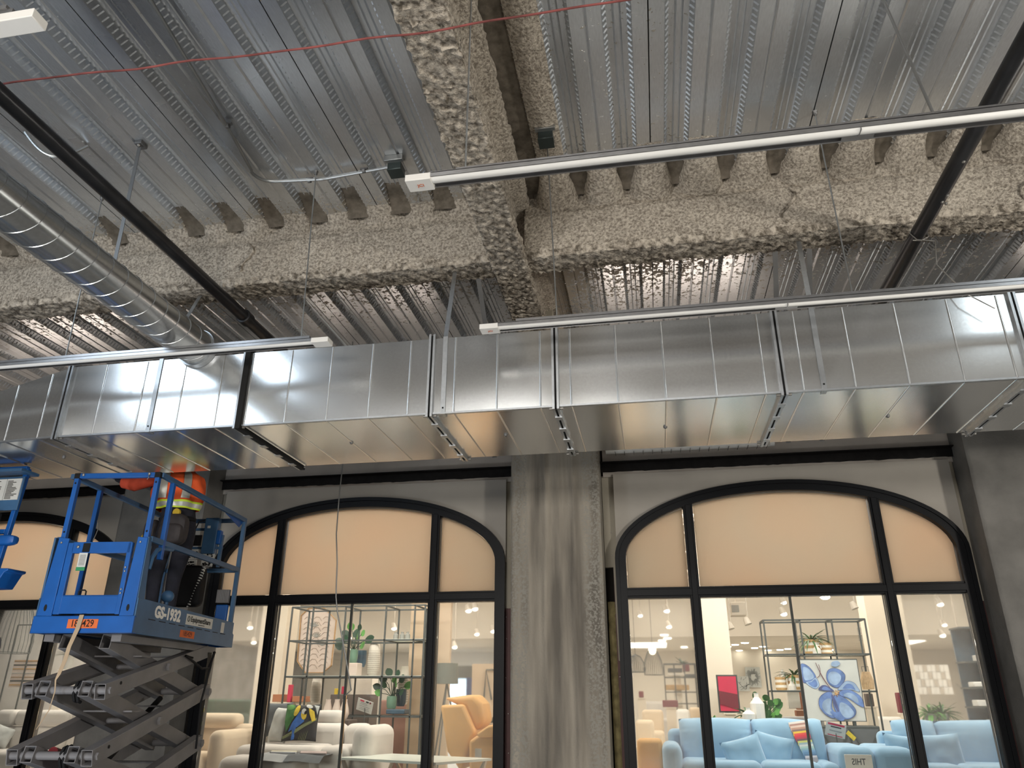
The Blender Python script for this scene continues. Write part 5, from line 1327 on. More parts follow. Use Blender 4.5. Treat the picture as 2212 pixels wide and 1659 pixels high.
# tripod lamp
p = at(966, 1455, 11.4)
t = thing('floor_lamp', 'tripod floor lamp with a dark grey drum shade', 'lamp', (p.x, 11.4, FS))
obj('lamp_shade', MB().lathe((p.x, 11.4, p.z-.14), [(.165, 0), (.155, .28)], 28, False), 'lampgrey', t); obj('shade_ring', MB().lathe((p.x, 11.4, p.z+.0), [(.02, 0), (.02, .10)], 10), 'shelf', t)
for a in (0, 2.1, 4.2): obj('leg', MB().tube([(p.x, 11.4, p.z-.12), (p.x+.30*cos(a+.4), 11.4+.30*sin(a+.4), FS)], .013, 8), 'shelf', t)
# ---- shelves
def frame_shelf(t, xs, zs, yf_, yb_, r, mat='shelf', skipz=()):
    for y in (yf_, yb_):
        for x in xs: obj('upright', MB().bar((x, y, FS), (x, y, zs[-1]), r, r, (0, 1, 0)), mat, t, 0)
        for z in zs: obj('rail', MB().bar((xs[0], y, z), (xs[-1], y, z), r, r), mat, t, 0)
    for x in xs:
        for z in zs: obj('cross_rail', MB().bar((x, yf_, z), (x, yb_, z), r, r), mat, t, 0)
Y = 12.3
xs = [at(1656, 1400, Y).x, at(1735, 1400, Y).x, at(1805, 1400, Y).x, at(1878, 1400, Y).x]
zs = [at(1700, 1560, Y).z-.35, at(1680, 1493, Y).z, at(1664, 1414, Y).z, at(1650, 1340, Y).z]
t = thing('open_shelf', 'tall open black metal shelf with striped baskets and the blue flower painting in front', 'shelf', (xs[0], Y, FS))
frame_shelf(t, xs, zs, Y, Y+.42, .022)
for z in zs[:3]: obj('shelf_board', MB().box(xs[0], xs[-1], Y+.01, Y+.41, z, z+.012), 'glasstop', t, 0)
SZ = zs
Y = 11.3
xs2 = [at(x, 1420, Y).x for x in (628, 671, 735, 806, 880)]
xs2 = [at(617, 1450, Y).x, at(664, 1450, Y).x, at(736, 1450, Y).x, at(826, 1450, Y).x, at(890, 1450, Y).x, at(937, 1450, Y+.6).x]
zs2 = [at(700, 1547, Y).z, at(700, 1462, Y).z, at(800, 1383, Y).z, at(800, 1309, Y).z]
t = thing('grid_shelf', 'large open grid shelf of thin black bars across the left window', 'shelf', (xs2[0], Y, FS))
frame_shelf(t, xs2, zs2, Y, Y+.62, .022)
for (i, j, zi) in ((0, 1, 1), (3, 4, 2), (4, 5, 2), (1, 3, 1), (3, 5, 1), (3, 5, 0), (0, 2, 0)):
    obj('shelf_board', MB().box(xs2[i], xs2[j], Y+.01, Y+.61, zs2[zi]+.008, zs2[zi]+.016), 'shelf' if zi == 0 else 'glasstop', t, 0)
# ---- plants and pots
def blades(c, n, ln, wd, mat, nm, parent, seed, droop=.6, up_=.8):
    r = random.Random(seed); m = MB(); c = Vector(c)
    for i in range(n):
        a = r.uniform(0, 2*pi); L = ln*r.uniform(.6, 1.1); e = r.uniform(.25, 1.0)*up_
        d = Vector((cos(a), sin(a), 0)); s = Vector((-sin(a), cos(a), 0)); k = 6; row = []
        for q in range(k+1):
            u = q/k; p = c+d*(L*u*(1-e*.5))+Vector((0, 0, L*(e*u-droop*u*u*(1.2-e))))
            w_ = wd*(1-u)**.7*(.6+.8*u) if q < k else .001
            row += [p-s*w_/2, p+Vector((0, 0, -w_*.25)), p+s*w_/2]
        m.add(row, [f for q in range(k) for f in ((3*q, 3*q+1, 3*q+4, 3*q+3), (3*q+1, 3*q+2, 3*q+5, 3*q+4))])
    return obj(nm, m, mat, parent, 50)
def leaves(c, pts, size, mat, parent, seed, stem=True):
    """broad leaves on thin stems"""
    r = random.Random(seed); c = Vector(c)
    for i, (dx, dy, dz) in enumerate(pts):
        tip = c+Vector((dx, dy, dz))
        if stem: obj('stem', MB().tube([c+Vector((dx*.1, 0, 0)), c+Vector((dx*.5, dy*.5, dz*.7)), tip], .005, 5), mat, parent, 50)
        d = Vector((dx, dy-.02, .25*dz+.02)).normalized(); s = d.cross(Vector((0, -1, .4))).normalized(); s = s if s.length else Vector((0, 0, 1)); nn_ = d.cross(s); S = size*r.uniform(.75, 1.2); k = 6; row = []
        for q in range(k+1):
            u = q/k; w_ = S*.42*sin(pi*min(1, u*.93+.07))**.7+.002; p = tip+d*(S*(u-.2))+nn_*(-.12*S*u*u)
            row += [p-s*w_+nn_*.12*w_, p, p+s*w_+nn_*.12*w_]
        m = MB().add(row, [f for q in range(k) for f in ((3*q, 3*q+1, 3*q+4, 3*q+3), (3*q+1, 3*q+2, 3*q+5, 3*q+4))])
        obj('leaf', m, mat if r.random() > .25 else 'leaf2', parent, 50)
def pot(name, c, prof, mat, label, cat='pot', n=24):
    o = obj(name, MB().lathe(c, prof, n), mat); tag(o, label, cat); return o
def potted(c, rad, h, potmat, label, leaf_fn):
    t = thing('potted_plant', label, 'plant', c)
    obj('pot', MB().lathe(c, [(rad*.8, 0), (rad*.97, h*.25), (rad, h*.75), (rad*.93, h), (rad*.8, h), (rad*.78, h*.9)], 24), potmat, t)
    leaf_fn(Vector(c)+Vector((0, 0, h)), t); return t
fan = [(-.20,-.02,.12),(-.13,.02,.22),(-.04,-.03,.30),(.06,0,.30),(.13,-.04,.22),(.20,.02,.14),(-.16,-.06,.04),(.14,-.06,.05),(0,.05,.2),(-.08,-.08,.14),(.07,-.08,.16)]
p = at(763, 1443, 11.4); potted((p.x-.04, 11.45, zs2[1]+.20), .075, .19, 'pot_g', 'broad leaved plant in a green pot up on the grid shelf', lambda c, t: leaves(c, fan, .13, 'leafd', t, 3))
p = at(844, 1510, 11.4); potted((p.x, 11.45, at(844, 1531, 11.4).z), .075, .17, 'pot_g', 'broad leaved plant in a green pot on the lower grid shelf', lambda c, t: leaves(c, fan, .12, 'leafd', t, 5))
def tall_pot(x, y, Y, w_, h, mat, lab):
    p = at(x, y, Y); pot('plant_pot', (p.x, Y, p.z-h/2), [(w_*.7, 0), (w_*.95, h*.2), (w_, h*.5), (w_*.97, h), (w_*.85, h), (w_*.8, h*.9)], mat, lab)
tall_pot(781, 1423, 11.75, .075, .24, 'pot_b', 'dark blue pot right of the upper green pot')
tall_pot(866, 1507, 11.75, .08, .24, 'pot_b', 'dark blue pot right of the lower green pot')
p = at(848, 1533, 11.2); tag(obj('plant_stand', MB().box(p.x-.14, p.x+.14, 11.32, 11.6, at(844, 1546, 11.3).z+.02, at(844, 1532, 11.4).z), 'pot_b', bevel=.01), 'dark box under the lower green pot', 'box')
tag(obj('stand_block', MB().box(at(763, 1450, 11.4).x-.10, at(763, 1450, 11.4).x+.06, 11.38, 11.6, zs2[1]+.017, zs2[1]+.198), 'carve', bevel=.01), 'pale woven block under the upper green pot', 'box')
def woven(x, y, Y, w_, h, lab):
    p = at(x, y, Y); z0 = p.z-h/2; pf = [(w_*.72, 0), (w_*.95, h*.12), (w_, h*.45), (w_*.9, h*.8), (w_*.72, h), (w_*.62, h), (w_*.6, h*.95)]
    t = thing('woven_vase', lab, 'vase', (p.x, Y, z0)); obj('body', MB().lathe((p.x, Y, z0), pf, 26), 'whitew', t)
    m = MB()
    for i in range(14):
        zz = .06+.86*i/14; rr = w_*(1.0 if zz < .6 else 1-.3*(zz-.6)/.4)*(.93 if zz < .12 else 1)
        for j in range(13):
            a = pi+pi*(j+(i % 2)*.5)/13; x_, y_ = (rr+.001)*cos(a), (rr+.001)*sin(a); tx, ty = -sin(a), cos(a); d = .0065
            m.add([(p.x+x_-tx*d, Y+y_-ty*d, z0+h*zz), (p.x+x_+tx*d, Y+y_+ty*d, z0+h*zz+d), (p.x+x_+tx*d, Y+y_+ty*d, z0+h*zz+2.2*d), (p.x+x_-tx*d, Y+y_-ty*d, z0+h*zz+1.2*d)], [(0, 1, 2, 3)])
    obj('weave_gaps', m, 'hole', t, 0, kind='stuff')
woven(808, 1425, 12.0, .10, .50, 'tall white woven vase right of the upper plant'); woven(872, 1480, 12.0, .085, .55, 'white woven vase with a wire handle behind the lower plant')
woven(683, 1490, 12.1, .085, .38, 'white woven vase low on the left of the grid shelf')
for i, x in enumerate((852, 866, 878)):
    p = at(x, 1384, 11.7); h = .13
    pot('stoneware_bottle', (p.x, 11.75, zs2[2]+.017), [(.036, 0), (.04, .02), (.04, h*.7), (.02, h*.85), (.024, h)], 'pot_y', ('left', 'middle', 'right')[i]+' grey stoneware bottle of three on the top right shelf', 'bottle', 16)
for i, x in enumerate((708, 727, 744)):
    p = at(x, 1532, 10.9); h = .26
    pot('ribbed_vase', (p.x, 10.9, p.z-h/2), [(.04, 0), (.068, h*.25), (.06, h*.5), (.032, h*.9), (.036, h)], 'carve', ('left', 'middle', 'right')[i]+' pale ribbed vase of three behind the beige sofa', 'vase', 18)
tag(obj('console_table', MB().box(at(700, 1545, 10.9).x-.06, at(750, 1545, 10.9).x+.1, 10.75, 11.05, FS, at(727, 1532, 10.9).z-.131), 'brown', bevel=.01), 'dark console carrying three ribbed vases', 'console')
tag(obj('brown_cabinet', MB().box(at(714, 1500, 12.8).x, at(800, 1500, 12.8).x, 12.8, 13.2, FS, at(760, 1500, 12.8).z), 'brown', bevel=.01), 'dark brown cabinet behind the price card', 'cabinet')
for (x, y, Y, w_, h, mt, lab) in ((780, 1488, 13.6, .2, .34, 'whitew', 'large pinkish white block behind the brown cabinet'), (625, 1498, 13, .035, .28, 'red', 'red glass vase left of the parrot cushion'), (726, 1494, 12.9, .035, .10, 'yellow_p', 'small orange box on the brown cabinet'),
                              (740, 1491, 12.9, .022, .12, 'red', 'small red box on the brown cabinet'), (800, 1500, 14, .09, .10, 'red', 'crimson box behind the lower plant'), (645, 1510, 13, .12, .09, 'wood_tan', 'brown chair back above the parrot cushion'), (600, 1508, 13, .10, .12, 'wood_tan', 'brown chair back at the left of the grid shelf')):
    p = at(x, y, Y); tag(obj('display_box', MB().box(p.x-w_, p.x+w_, Y, Y+min(.3, w_*2), p.z-h/2, p.z+h/2), mt, bevel=.008), lab, 'display item')
a, b = at(808, 1535, 12.4), at(850, 1535, 12.4)
tag(obj('pink_chair_back', MB().box(a.x, b.x+.3, 12.6, 12.8, FS, at(808, 1512, 12.4).z), plain('dusty pink velvet', (.42, .24, .20), .9, 0, .1), bevel=.05, segs=4), 'dusty pink upholstered chair behind the lower grid shelf', 'chair')
# price card left
def card(c, w_, h, rx, rz, lines, lab, mat='paper'):
    t = thing('price_card', lab, 'sign', c)
    R = Matrix.Translation(c) @ Matrix.Rotation(rz, 4, 'Y') @ Matrix.Rotation(rx, 4, 'X')
    obj('card', MB().box(-w_/2, w_/2, -.003, .003, -h/2, h/2).xf(R), mat, t, 0)
    for (kind, x, z, s, ww, mt) in lines:
        if kind == 'bar': obj('printed_bar', MB().box(x-ww/2, x+ww/2, -.005, -.0035, z-s/2, z+s/2).xf(R), mt, t, 0)
        else: obj('printed_text', text_mb(kind, s, .0005, .0008, ww).xf(R @ Matrix.Translation((x, -.0045, z)) @ Matrix.Rotation(pi/2, 4, 'X')), mt, t, 0)
    obj('stand_rod', MB().tube([c+Vector((0, .01, 0)), (c[0], c[1]+.03, FS)], .006, 6), 'shelf', t)
    return t
c = at(788, 1525, 11.0)
card(c, .24, .17, .35, .28, [('bar', -.05, .062, .02, .06, 'red'), ('bar', .03, .062, .02, .04, 'black_p'), ('bar', .075, .062, .022, .025, 'maroon'), ('bar', -.02, .035, .010, .10, 'mid_grey'), ('bar', -.02, .015, .008, .12, 'mid_grey'), ('bar', 0, -.01, .008, .16, 'mid_grey'), ('bar', 0, -.035, .006, .14, 'mid_grey'), ('bar', 0, -.055, .006, .16, 'mid_grey')], 'slanted white price card with red heading in front of the brown cabinet')
# carved hexagonal wall panel
Y = 12.6
ring_ = A2([(651, 1330), (668, 1314), (702, 1314), (727, 1340), (716, 1438), (698, 1453), (660, 1453), (643, 1428)], Y)
t = thing('wall_panel', 'pale carved octagonal wooden wall panel with leaf pattern', 'wall decor', (ring_[0][0], Y, 2))
obj('carved_board', MB().prism(ring_, Y, Y+.04, lambda u, v, s: (u, s, v)), 'carve', t, bevel=.006)
for i in range(8):
    a, b = ring_[i], ring_[(i+1) % 8]; obj('edge_strip', MB().bar((a[0], Y-.01, a[1]), (b[0], Y-.01, b[1]), .03, .012), 'goldw', t, 0)
cx, cz = sum(p[0] for p in ring_)/8, sum(p[1] for p in ring_)/8
for j in range(3):
    for i in range(10):
        z0 = cz-.42+.085*i; xo = cx-.18+.17*j
        obj('carved_groove', MB().tube([(xo-.07, Y-.003, z0), (xo-.03, Y-.004, z0+.035), (xo+.03, Y-.004, z0+.03), (xo+.075, Y-.003, z0-.03)], .006, 5), plain('groove shade', (.42, .34, .29), .8) if (i == 0 and j == 0) else bpy.data.materials['groove shade'], t, 50)
for (x, z) in ((cx-.06, cz+.22), (cx+.0, cz+.05), (cx+.12, cz-.08)):
    for k in range(7):
        a = pi*.1+pi*.8*k/6; obj('carved_leaf', MB().tube([(x, Y-.004, z), (x+.09*cos(a), Y-.006, z+.09*sin(a))], [.012, .004], 6), 'pot_y', t, 50)

# ---- right window: painting
Y = 11.96
ul, ur, lr, ll = at(1728, 1428, Y), at(1851, 1422, Y), at(1869, 1555, Y), at(1746, 1559, Y)
pw, ph = (ur.x-ul.x+lr.x-ll.x)/2, (ul.z+ur.z-ll.z-lr.z)/2; pcx, pcz = (ul.x+ur.x+lr.x+ll.x)/4, (ul.z+ur.z+lr.z+ll.z)/4
t = thing('painting', 'large canvas painting of a blue flower', 'painting', (pcx, Y, pcz))
obj('canvas', MB().box(pcx-pw/2, pcx+pw/2, Y, Y+.035, pcz-ph/2, pcz+ph/2), 'canvas', t, 0)
obj('thin_frame', MB().box(pcx-pw/2-.008, pcx-pw/2, Y-.005, Y+.04, pcz-ph/2, pcz+ph/2).box(pcx+pw/2, pcx+pw/2+.008, Y-.005, Y+.04, pcz-ph/2, pcz+ph/2).box(pcx-pw/2-.008, pcx+pw/2+.008, Y-.005, Y+.04, pcz+ph/2, pcz+ph/2+.008).box(pcx-pw/2-.008, pcx+pw/2+.008, Y-.005, Y+.04, pcz-ph/2-.008, pcz-ph/2), 'shelf', t, 0)
for u_ in (.2, .8): obj('easel_foot', MB().box(pcx-pw/2+pw*u_-.02, pcx-pw/2+pw*u_+.02, Y, Y+.05, at(1830, 1568, 11.9).z, pcz-ph/2), 'shelf', t, 0)
def ptx(u, v): return (pcx-pw/2+pw*u, pcz+ph/2-ph*v)      # u right, v down, 0..1
lay = [0]
def paint(pts, mat, nm='brush_area'):
    lay[0] += 1; y = Y-.0015-.0007*lay[0]; n = len(pts); P = [ptx(*q) for q in pts]
    # smooth closed curve
    Q = []
    for i in range(n):
        p0_, p1v, p2v, p3v = P[i-1], P[i], P[(i+1) % n], P[(i+2) % n]
        for s in range(4):
            u = s/4; f4 = [(.5*((2*p1v[k])+(-p0_[k]+p2v[k])*u+(2*p0_[k]-5*p1v[k]+4*p2v[k]-p3v[k])*u*u+(-p0_[k]+3*p1v[k]-3*p2v[k]+p3v[k])*u**3)) for k in (0, 1)]; Q.append(f4)
    obj(nm, MB().add([(a, y, b) for a, b in Q], [tuple(range(len(Q)))]), mat, t, 0)
def petal(pts, m1='petal', m2='petal_l', sh=.72, off=(0, 0)):
    cx_ = sum(p[0] for p in pts)/len(pts); cy_ = sum(p[1] for p in pts)/len(pts)
    paint([(cx_+(x-cx_)*1.05, cy_+(y-cy_)*1.05) for x, y in pts], 'petal_d'); paint(pts, m1, 'petal')
    paint([(cx_+off[0]+(x-cx_)*sh, cy_+off[1]+(y-cy_)*sh) for x, y in pts], m2, 'petal_light')
petal([(.0,.10),(.08,.08),(.17,.15),(.24,.27),(.22,.34),(.10,.38),(.0,.36)]); petal([(.05,.38),(.14,.36),(.24,.30),(.28,.42),(.22,.48),(.14,.46)], 'petal_l', 'petal')
petal([(.48,.42),(.43,.32),(.46,.20),(.55,.15),(.67,.17),(.75,.25),(.72,.36),(.60,.46)], off=(-.02, .01))
petal([(.60,.50),(.66,.43),(.76,.36),(.88,.38),(.94,.46),(.96,.53),(.84,.50),(.72,.50)], 'petal_l', 'petal', .6)
petal([(.60,.55),(.72,.50),(.84,.52),(.97,.62),(.99,.77),(.90,.74),(.76,.64),(.64,.60)], 'petal', 'petal_l', .6)
petal([(.26,.50),(.33,.43),(.42,.44),(.52,.52),(.42,.52)], 'petal_d', 'petal', .6)
petal([(.48,.56),(.38,.55),(.26,.63),(.23,.76),(.30,.88),(.42,.95),(.50,.92),(.44,.78)], 'petal', 'petal_l', .66, (-.0, .03))
petal([(.52,.60),(.62,.60),(.74,.68),(.84,.82),(.80,.92),(.66,.97),(.55,.92),(.48,.76)], 'petal', 'petal_l', .66, (.03, .05))
paint([(.40,.86),(.50,.86),(.60,.93),(.62,.99),(.52,.99)], 'petal'); paint([(.46,.60),(.50,.60),(.56,.82),(.52,.84)], 'petal_d'); paint([(.56,.04),(.66,.02),(.70,.07),(.62,.12),(.54,.10)], 'petal_l')
for (A_, B2, C_) in (((.32, .08), (.36, .26), (.26, .30)), ((.32, .2), (.36, .34), (.46, .46)), ((.27, .05), (.34, .28), (.45, .45))):
    P = [ptx(*[(1-s)**2*A_[k]+2*s*(1-s)*B2[k]+s*s*C_[k] for k in (0, 1)]) for s in [i/8 for i in range(9)]]
    obj('painted_stem', MB().tube([(a, Y-.012, b) for a, b in P], .004, 5), 'stem', t, 50)
r = random.Random(4); m = MB()
for i in range(40):
    a = r.uniform(0, 2*pi); q = r.uniform(0, .055); x, z = ptx(.555+q*cos(a), .555+q*sin(a)*.9); m.ball((x, Y-.02, z), .006, .003, .006, 6, 4)
obj('stamen_dots', m, 'jute', t, 50, kind='stuff')
m = MB()
for i in range(26):
    a = r.uniform(0, 2*pi); q = r.uniform(.02, .062); x, z = ptx(.555+q*cos(a), .555+q*sin(a)*.9); m.ball((x, Y-.019, z), .005, .003, .005, 6, 4)
obj('stamen_dots', m, 'stem', t, 50, kind='stuff')
# shelf contents, right
def striped(x, y, Y, r_, h, lab):
    p = at(x, y, Y); z0 = p.z-h/2; t = thing('striped_basket', lab, 'basket', (p.x, Y, z0)); k = 5
    for i in range(k):
        a, b = z0+h*i/k, z0+h*(i+1)/k; obj('stripe', MB().lathe((p.x, Y, 0), [(r_*(.88 if i == 0 else 1), a), (r_, (a+b)/2), (r_*(.95 if i == k-1 else 1), b)], 22, i in (0, k-1)), 'jug' if i % 2 else 'jute', t)
    return p, z0, h
p, z0, h = striped(1754, 1398, 12.5, .105, .21, 'larger striped jute basket on the upper shelf'); t = thing('potted_plant', 'spiky aloe plant in the larger upper striped basket', 'plant', (p.x, 12.5, z0+h)); blades((p.x, 12.5, z0+h-.02), 40, .42, .042, 'leaf', 'leaves', t, 5, .75)
striped(1784, 1402, 12.55, .085, .17, 'smaller striped jute basket right of the upper aloe')
p, z0, h = striped(1717, 1474, 12.5, .10, .20, 'larger striped basket on the lower shelf beside the painting'); t = thing('potted_plant', 'spiky aloe plant in the lower striped basket', 'plant', (p.x, 12.5, z0+h)); blades((p.x, 12.5, z0+h-.02), 36, .38, .042, 'leaf', 'leaves', t, 9, .7)
striped(1687, 1477, 12.5, .08, .18, 'smaller striped basket at the left end of the lower shelf')
def jug(x, y, Y, s, lab, handle=True):
    p = at(x, y, Y); t = thing('jug', lab, 'jug', (p.x, Y, p.z-.08*s))
    obj('body', MB().lathe((p.x, Y, p.z-.08*s), [(.055*s, 0), (.06*s, .02*s), (.06*s, .085*s), (.025*s, .125*s), (.022*s, .15*s), (.028*s, .16*s)], 20), 'jug', t)
    if handle: obj('handle', MB().tube([(p.x+.02*s, Y, p.z+.06*s), (p.x+.06*s, Y, p.z+.065*s), (p.x+.065*s, Y, p.z+.02*s)], .007*s, 6), 'jug', t)
jug(1764, 1404, 12.35, 1.0, 'small white jug in front of the upper baskets'); jug(1711, 1482, 12.35, .95, 'small white jug in front of the lower baskets'); jug(1690, 1456, 12.55, .8, 'white jug standing behind the smaller lower basket', False)
def bottle(x, y, Y, r_, h, lab):
    p = at(x, y, Y); z0 = p.z-h/2; t = thing('white_bottle', lab, 'vase', (p.x, Y, z0))
    obj('body', MB().lathe((p.x, Y, z0), [(r_*.95, 0), (r_, .02), (r_*1.05, h*.70), (r_*.36, h*.88), (r_*.34, h*.97), (r_*.42, h)], 10), 'jug', t, 20)
bottle(1637, 1535, 10.9, .085, .42, 'tall white faceted bottle behind the blue sofa'); bottle(1618, 1551, 10.8, .078, .24, 'short white faceted bottle left of the tall one')
p = at(1655, 1545, 11.1); t = thing('potted_plant', 'bushy dark green plant behind the white bottles', 'plant', (p.x, 11.2, p.z))
r = random.Random(8); leaves((p.x, 11.2, p.z-.12), [(r.uniform(-.12, .16), r.uniform(-.08, .08), r.uniform(.04, .34)) for i in range(26)], .10, 'leaf', t, 2)
p = at(1605, 1545, 11.2); t = thing('potted_plant', 'green leafy plant left of the tall white bottle', 'plant', (p.x, 11.3, p.z)); blades((p.x+.08, 11.3, p.z), 16, .30, .07, 'leaf', 'leaves', t, 12, .5)
p = at(1541, 1555, 10.8); t = thing('potted_plant', 'small bright green plant in a white square pot by the mullion', 'plant', (p.x, 10.8, p.z)); obj('pot', MB().box(p.x-.08, p.x+.05, 10.75, 10.9, p.z-.12, p.z-.01), 'jug', t, bevel=.01); blades((p.x-.01, 10.82, p.z-.02), 18, .12, .05, 'leaf2', 'leaves', t, 13, .3)
# wire lantern basket
p = at(1873, 1470, 12.5); t = thing('rattan_lantern', 'natural rattan lantern on the right of the lower shelf', 'lantern', (p.x, 12.5, p.z))
m = MB()
for i in range(26): a = 2*pi*i/26; m.tube([(p.x+.075*cos(a), 12.5+.075*sin(a), p.z-.12), (p.x+.085*cos(a), 12.5+.085*sin(a), p.z), (p.x+.05*cos(a+.2), 12.5+.05*sin(a+.2), p.z+.12)], .0045, 4)
obj('rattan_rods', m, 'basket', t, 50); obj('inner_drum', MB().lathe((p.x, 12.5, p.z-.12), [(.065, 0), (.07, .12), (.045, .23)], 16), 'basket', t)
obj('handle', MB().tube([(p.x-.045, 12.5, p.z+.12), (p.x-.045, 12.5, p.z+.19), (p.x+.045, 12.5, p.z+.19), (p.x+.045, 12.5, p.z+.12)], .004, 6), 'shelf', t)
# red board, two pictures
P4 = A2([(1550, 1461), (1586, 1463), (1594, 1539), (1562, 1536)], 11.6); t = thing('red_board', 'tall narrow crimson and maroon picture board in a black frame', 'picture', (P4[0][0], 11.6, P4[3][1]))
xl, xr, zb_, zt_ = P4[0][0]+.0, P4[1][0]+.02, P4[3][1], P4[0][1]
obj('frame', MB().box(xl-.02, xr+.02, 11.61, 11.65, zb_-.02, zt_+.02), 'shelf', t, 0); obj('crimson_field', MB().box(xl, xr, 11.6, 11.612, zb_, zt_), 'red', t, 0)
obj('maroon_band', MB().prism([(xl, zb_+(zt_-zb_)*.58), (xr, zb_+(zt_-zb_)*.48), (xr, zb_+.02), (xl, zb_+(zt_-zb_)*.2)], 11.59, 11.6, lambda u, v, s: (u, s, v)), 'maroon', t, 0)
def picture(x0, y0, x1, y1, Y, lab, rays):
    a, b = at(x0, y0, Y), at(x1, y1, Y); t = thing('wall_picture', lab, 'picture', ((a.x+b.x)/2, Y, b.z))
    obj('board', MB().box(a.x, b.x, Y, Y+.03, b.z, a.z), 'canvas', t, 0); cx, cz = (a.x+b.x)/2, (a.z+b.z)/2; r = random.Random(3); m = MB()
    if rays:
        for i in range(40):
            q = 2*pi*i/40; r1 = r.uniform(.05, .11); r2_ = r.uniform(.16, .25); m.bar((cx+r1*cos(q), Y-.004, cz+r1*sin(q)), (cx+r2_*cos(q)*.9, Y-.004, cz+r2_*sin(q)), .02, .006)
        obj('painted_rays', m, 'shelf', t, 0, kind='stuff')
    else:
        for i in range(9): m.bar((cx+r.uniform(-.2, .2), Y-.004, cz+r.uniform(-.18, .18)), (cx+r.uniform(-.22, .22), Y-.004, cz+r.uniform(-.2, .2)), .012, .006)
        obj('painted_lines', m, 'shelf', t, 0)
picture(1609, 1441, 1646, 1485, 23.9, 'square picture with dark radiating lines on the shop wall', True); picture(1590, 1461, 1620, 1493, 23.8, 'grey line drawing in front of the radiating picture', False)
picture(2076, 1478, 2096, 1499, 23.9, 'small framed picture right of the white cubby wall', False)
# black sideboard & price cards, sign
a, b = at(1768, 1570, 11.9), at(1900, 1570, 11.9)
t = thing('sideboard', 'dark grey metal sideboard below the flower painting', 'cabinet', (a.x, 12, FS)); zt2 = at(1830, 1568, 11.9).z
obj('case', MB().box(a.x, b.x, 11.9, 12.25, FS, zt2), 'shelf', t, bevel=.01)
for (u0, u1) in ((.03, .48), (.52, .97)):
    x0_, x1_ = a.x+(b.x-a.x)*u0, a.x+(b.x-a.x)*u1; d = obj('door', MB().box(x0_, x1_, 11.885, 11.9, FS+.08, zt2-.04), 'grey_fab', t, bevel=.004)
    sub('brace', MB().bar((x0_, 11.88, FS+.1), (x1_, 11.88, zt2-.06), .02, .02).bar((x1_, 11.88, FS+.1), (x0_, 11.88, zt2-.06), .02, .02), 'shelf', d)
c = at(1805, 1577, 10.6)
card(c, .23, .16, .25, .22, [('bar', 0, .062, .022, .19, 'red'), ('bar', 0, .033, .014, .12, 'black_p'), ('bar', 0, -.012, .014, .14, 'mid_grey'), ('bar', 0, -.065, .010, .17, 'red')], 'slanted white price card with a red heading above the blue sofa arm')
tag(obj('yellow_leaflet', MB().bar(c+Vector((.13, .0, -.02)), c+Vector((.21, .01, -.10)), .004, .05), 'yellow_p'), 'yellow leaflet behind the price card', 'leaflet')
c = at(1857, 1659, 9.25); t = thing('sign', 'white standing sign whose letters THIS PRICE read backwards through the glass', 'sign', c)
R = Matrix.Translation(c)
obj('board', MB().box(-.135, .135, -.004, .004, -.17, .125).xf(R), 'jug', t, bevel=.003)
for (s, z, sz) in (('THIS', .055, .085), ('PRICE', -.04, .085)):
    obj('lettering', text_mb(s, sz, .0008, .001, -.80).xf(R @ Matrix.Translation((0, -.0055, z)) @ Matrix.Rotation(pi/2, 4, 'X')), 'grey_fab', t, 0)
# ferns, dark shelf and cubby wall behind the right pane
for (x, lab, s) in ((2010, 'bushy green fern in a pot behind the right-hand sofa, left one', 21), (2036, 'bushy green fern in a pot behind the right-hand sofa, right one', 22)):
    p = at(x, 1545, 11.6); t = thing('potted_plant', lab, 'plant', (p.x, 11.6, p.z)); obj('pot', MB().lathe((p.x, 11.6, p.z-.12), [(.06, 0), (.08, .13), (.075, .14)], 18), 'pot_y', t); blades((p.x, 11.6, p.z+.0), 60, .34, .04, 'leaf2' if s == 21 else 'leaf', 'fronds', t, s, .7)
a, b = at(1964, 1436, 17), at(2060, 1500, 17); t = thing('cubby_wall', 'white wall grid of small display boxes', 'shelf', (a.x, 17, b.z))
obj('back_board', MB().box(a.x, b.x, 17.1, 17.15, b.z, a.z), 'cream', t, 0)
for i in range(9):
    for j in range(4):
        x = a.x+(b.x-a.x)*(i+.5)/9; z = b.z+(a.z-b.z)*(j+.5)/4; obj('display_box', MB().box(x-.042, x+.042, 17.0, 17.1, z-.065, z+.065), 'jug' if (i+j) % 3 else 'pipe_w', t, 0)
p = at(2112, 1450, 11.5); t = thing('dark_shelf', 'tall dark shelf of towels and boxes at the right edge of the right window', 'shelf', (p.x, 11.5, FS))
zz = [FS]+[at(2112, y, 11.5).z for y in (1570, 1530, 1488, 1432, 1358)]
obj('back_board', MB().box(p.x-.14, p.x+.6, 11.75, 11.78, FS, zz[-1]+.02), 'pot_b', t, 0)
for z in zz: obj('shelf_board', MB().box(p.x-.16, p.x+.6, 11.4, 11.76, z, z+.02), 'shelf', t, 0)
for i, (k, mt) in enumerate(((1, 'red'), (1, 'jug'), (2, 'jug'), (2, 'whitew'), (3, 'jug'), (4, 'jug'))):
    z = zz[k]+.02; o = obj('folded_stack', MB().box(p.x-.1+.02*(i % 2)*6, p.x+.08+.12*(i % 2), 11.45, 11.65, z, z+.05+.015*(i % 3)), mt, None, bevel=.012); tag(o, ('crimson folded textile on the lowest dark shelf', 'white folded textile beside the crimson one', 'white box stack on the second dark shelf', 'woven box beside the white stack', 'white boxes on the middle dark shelf', 'white bottles box on the top dark shelf')[i], 'display item')
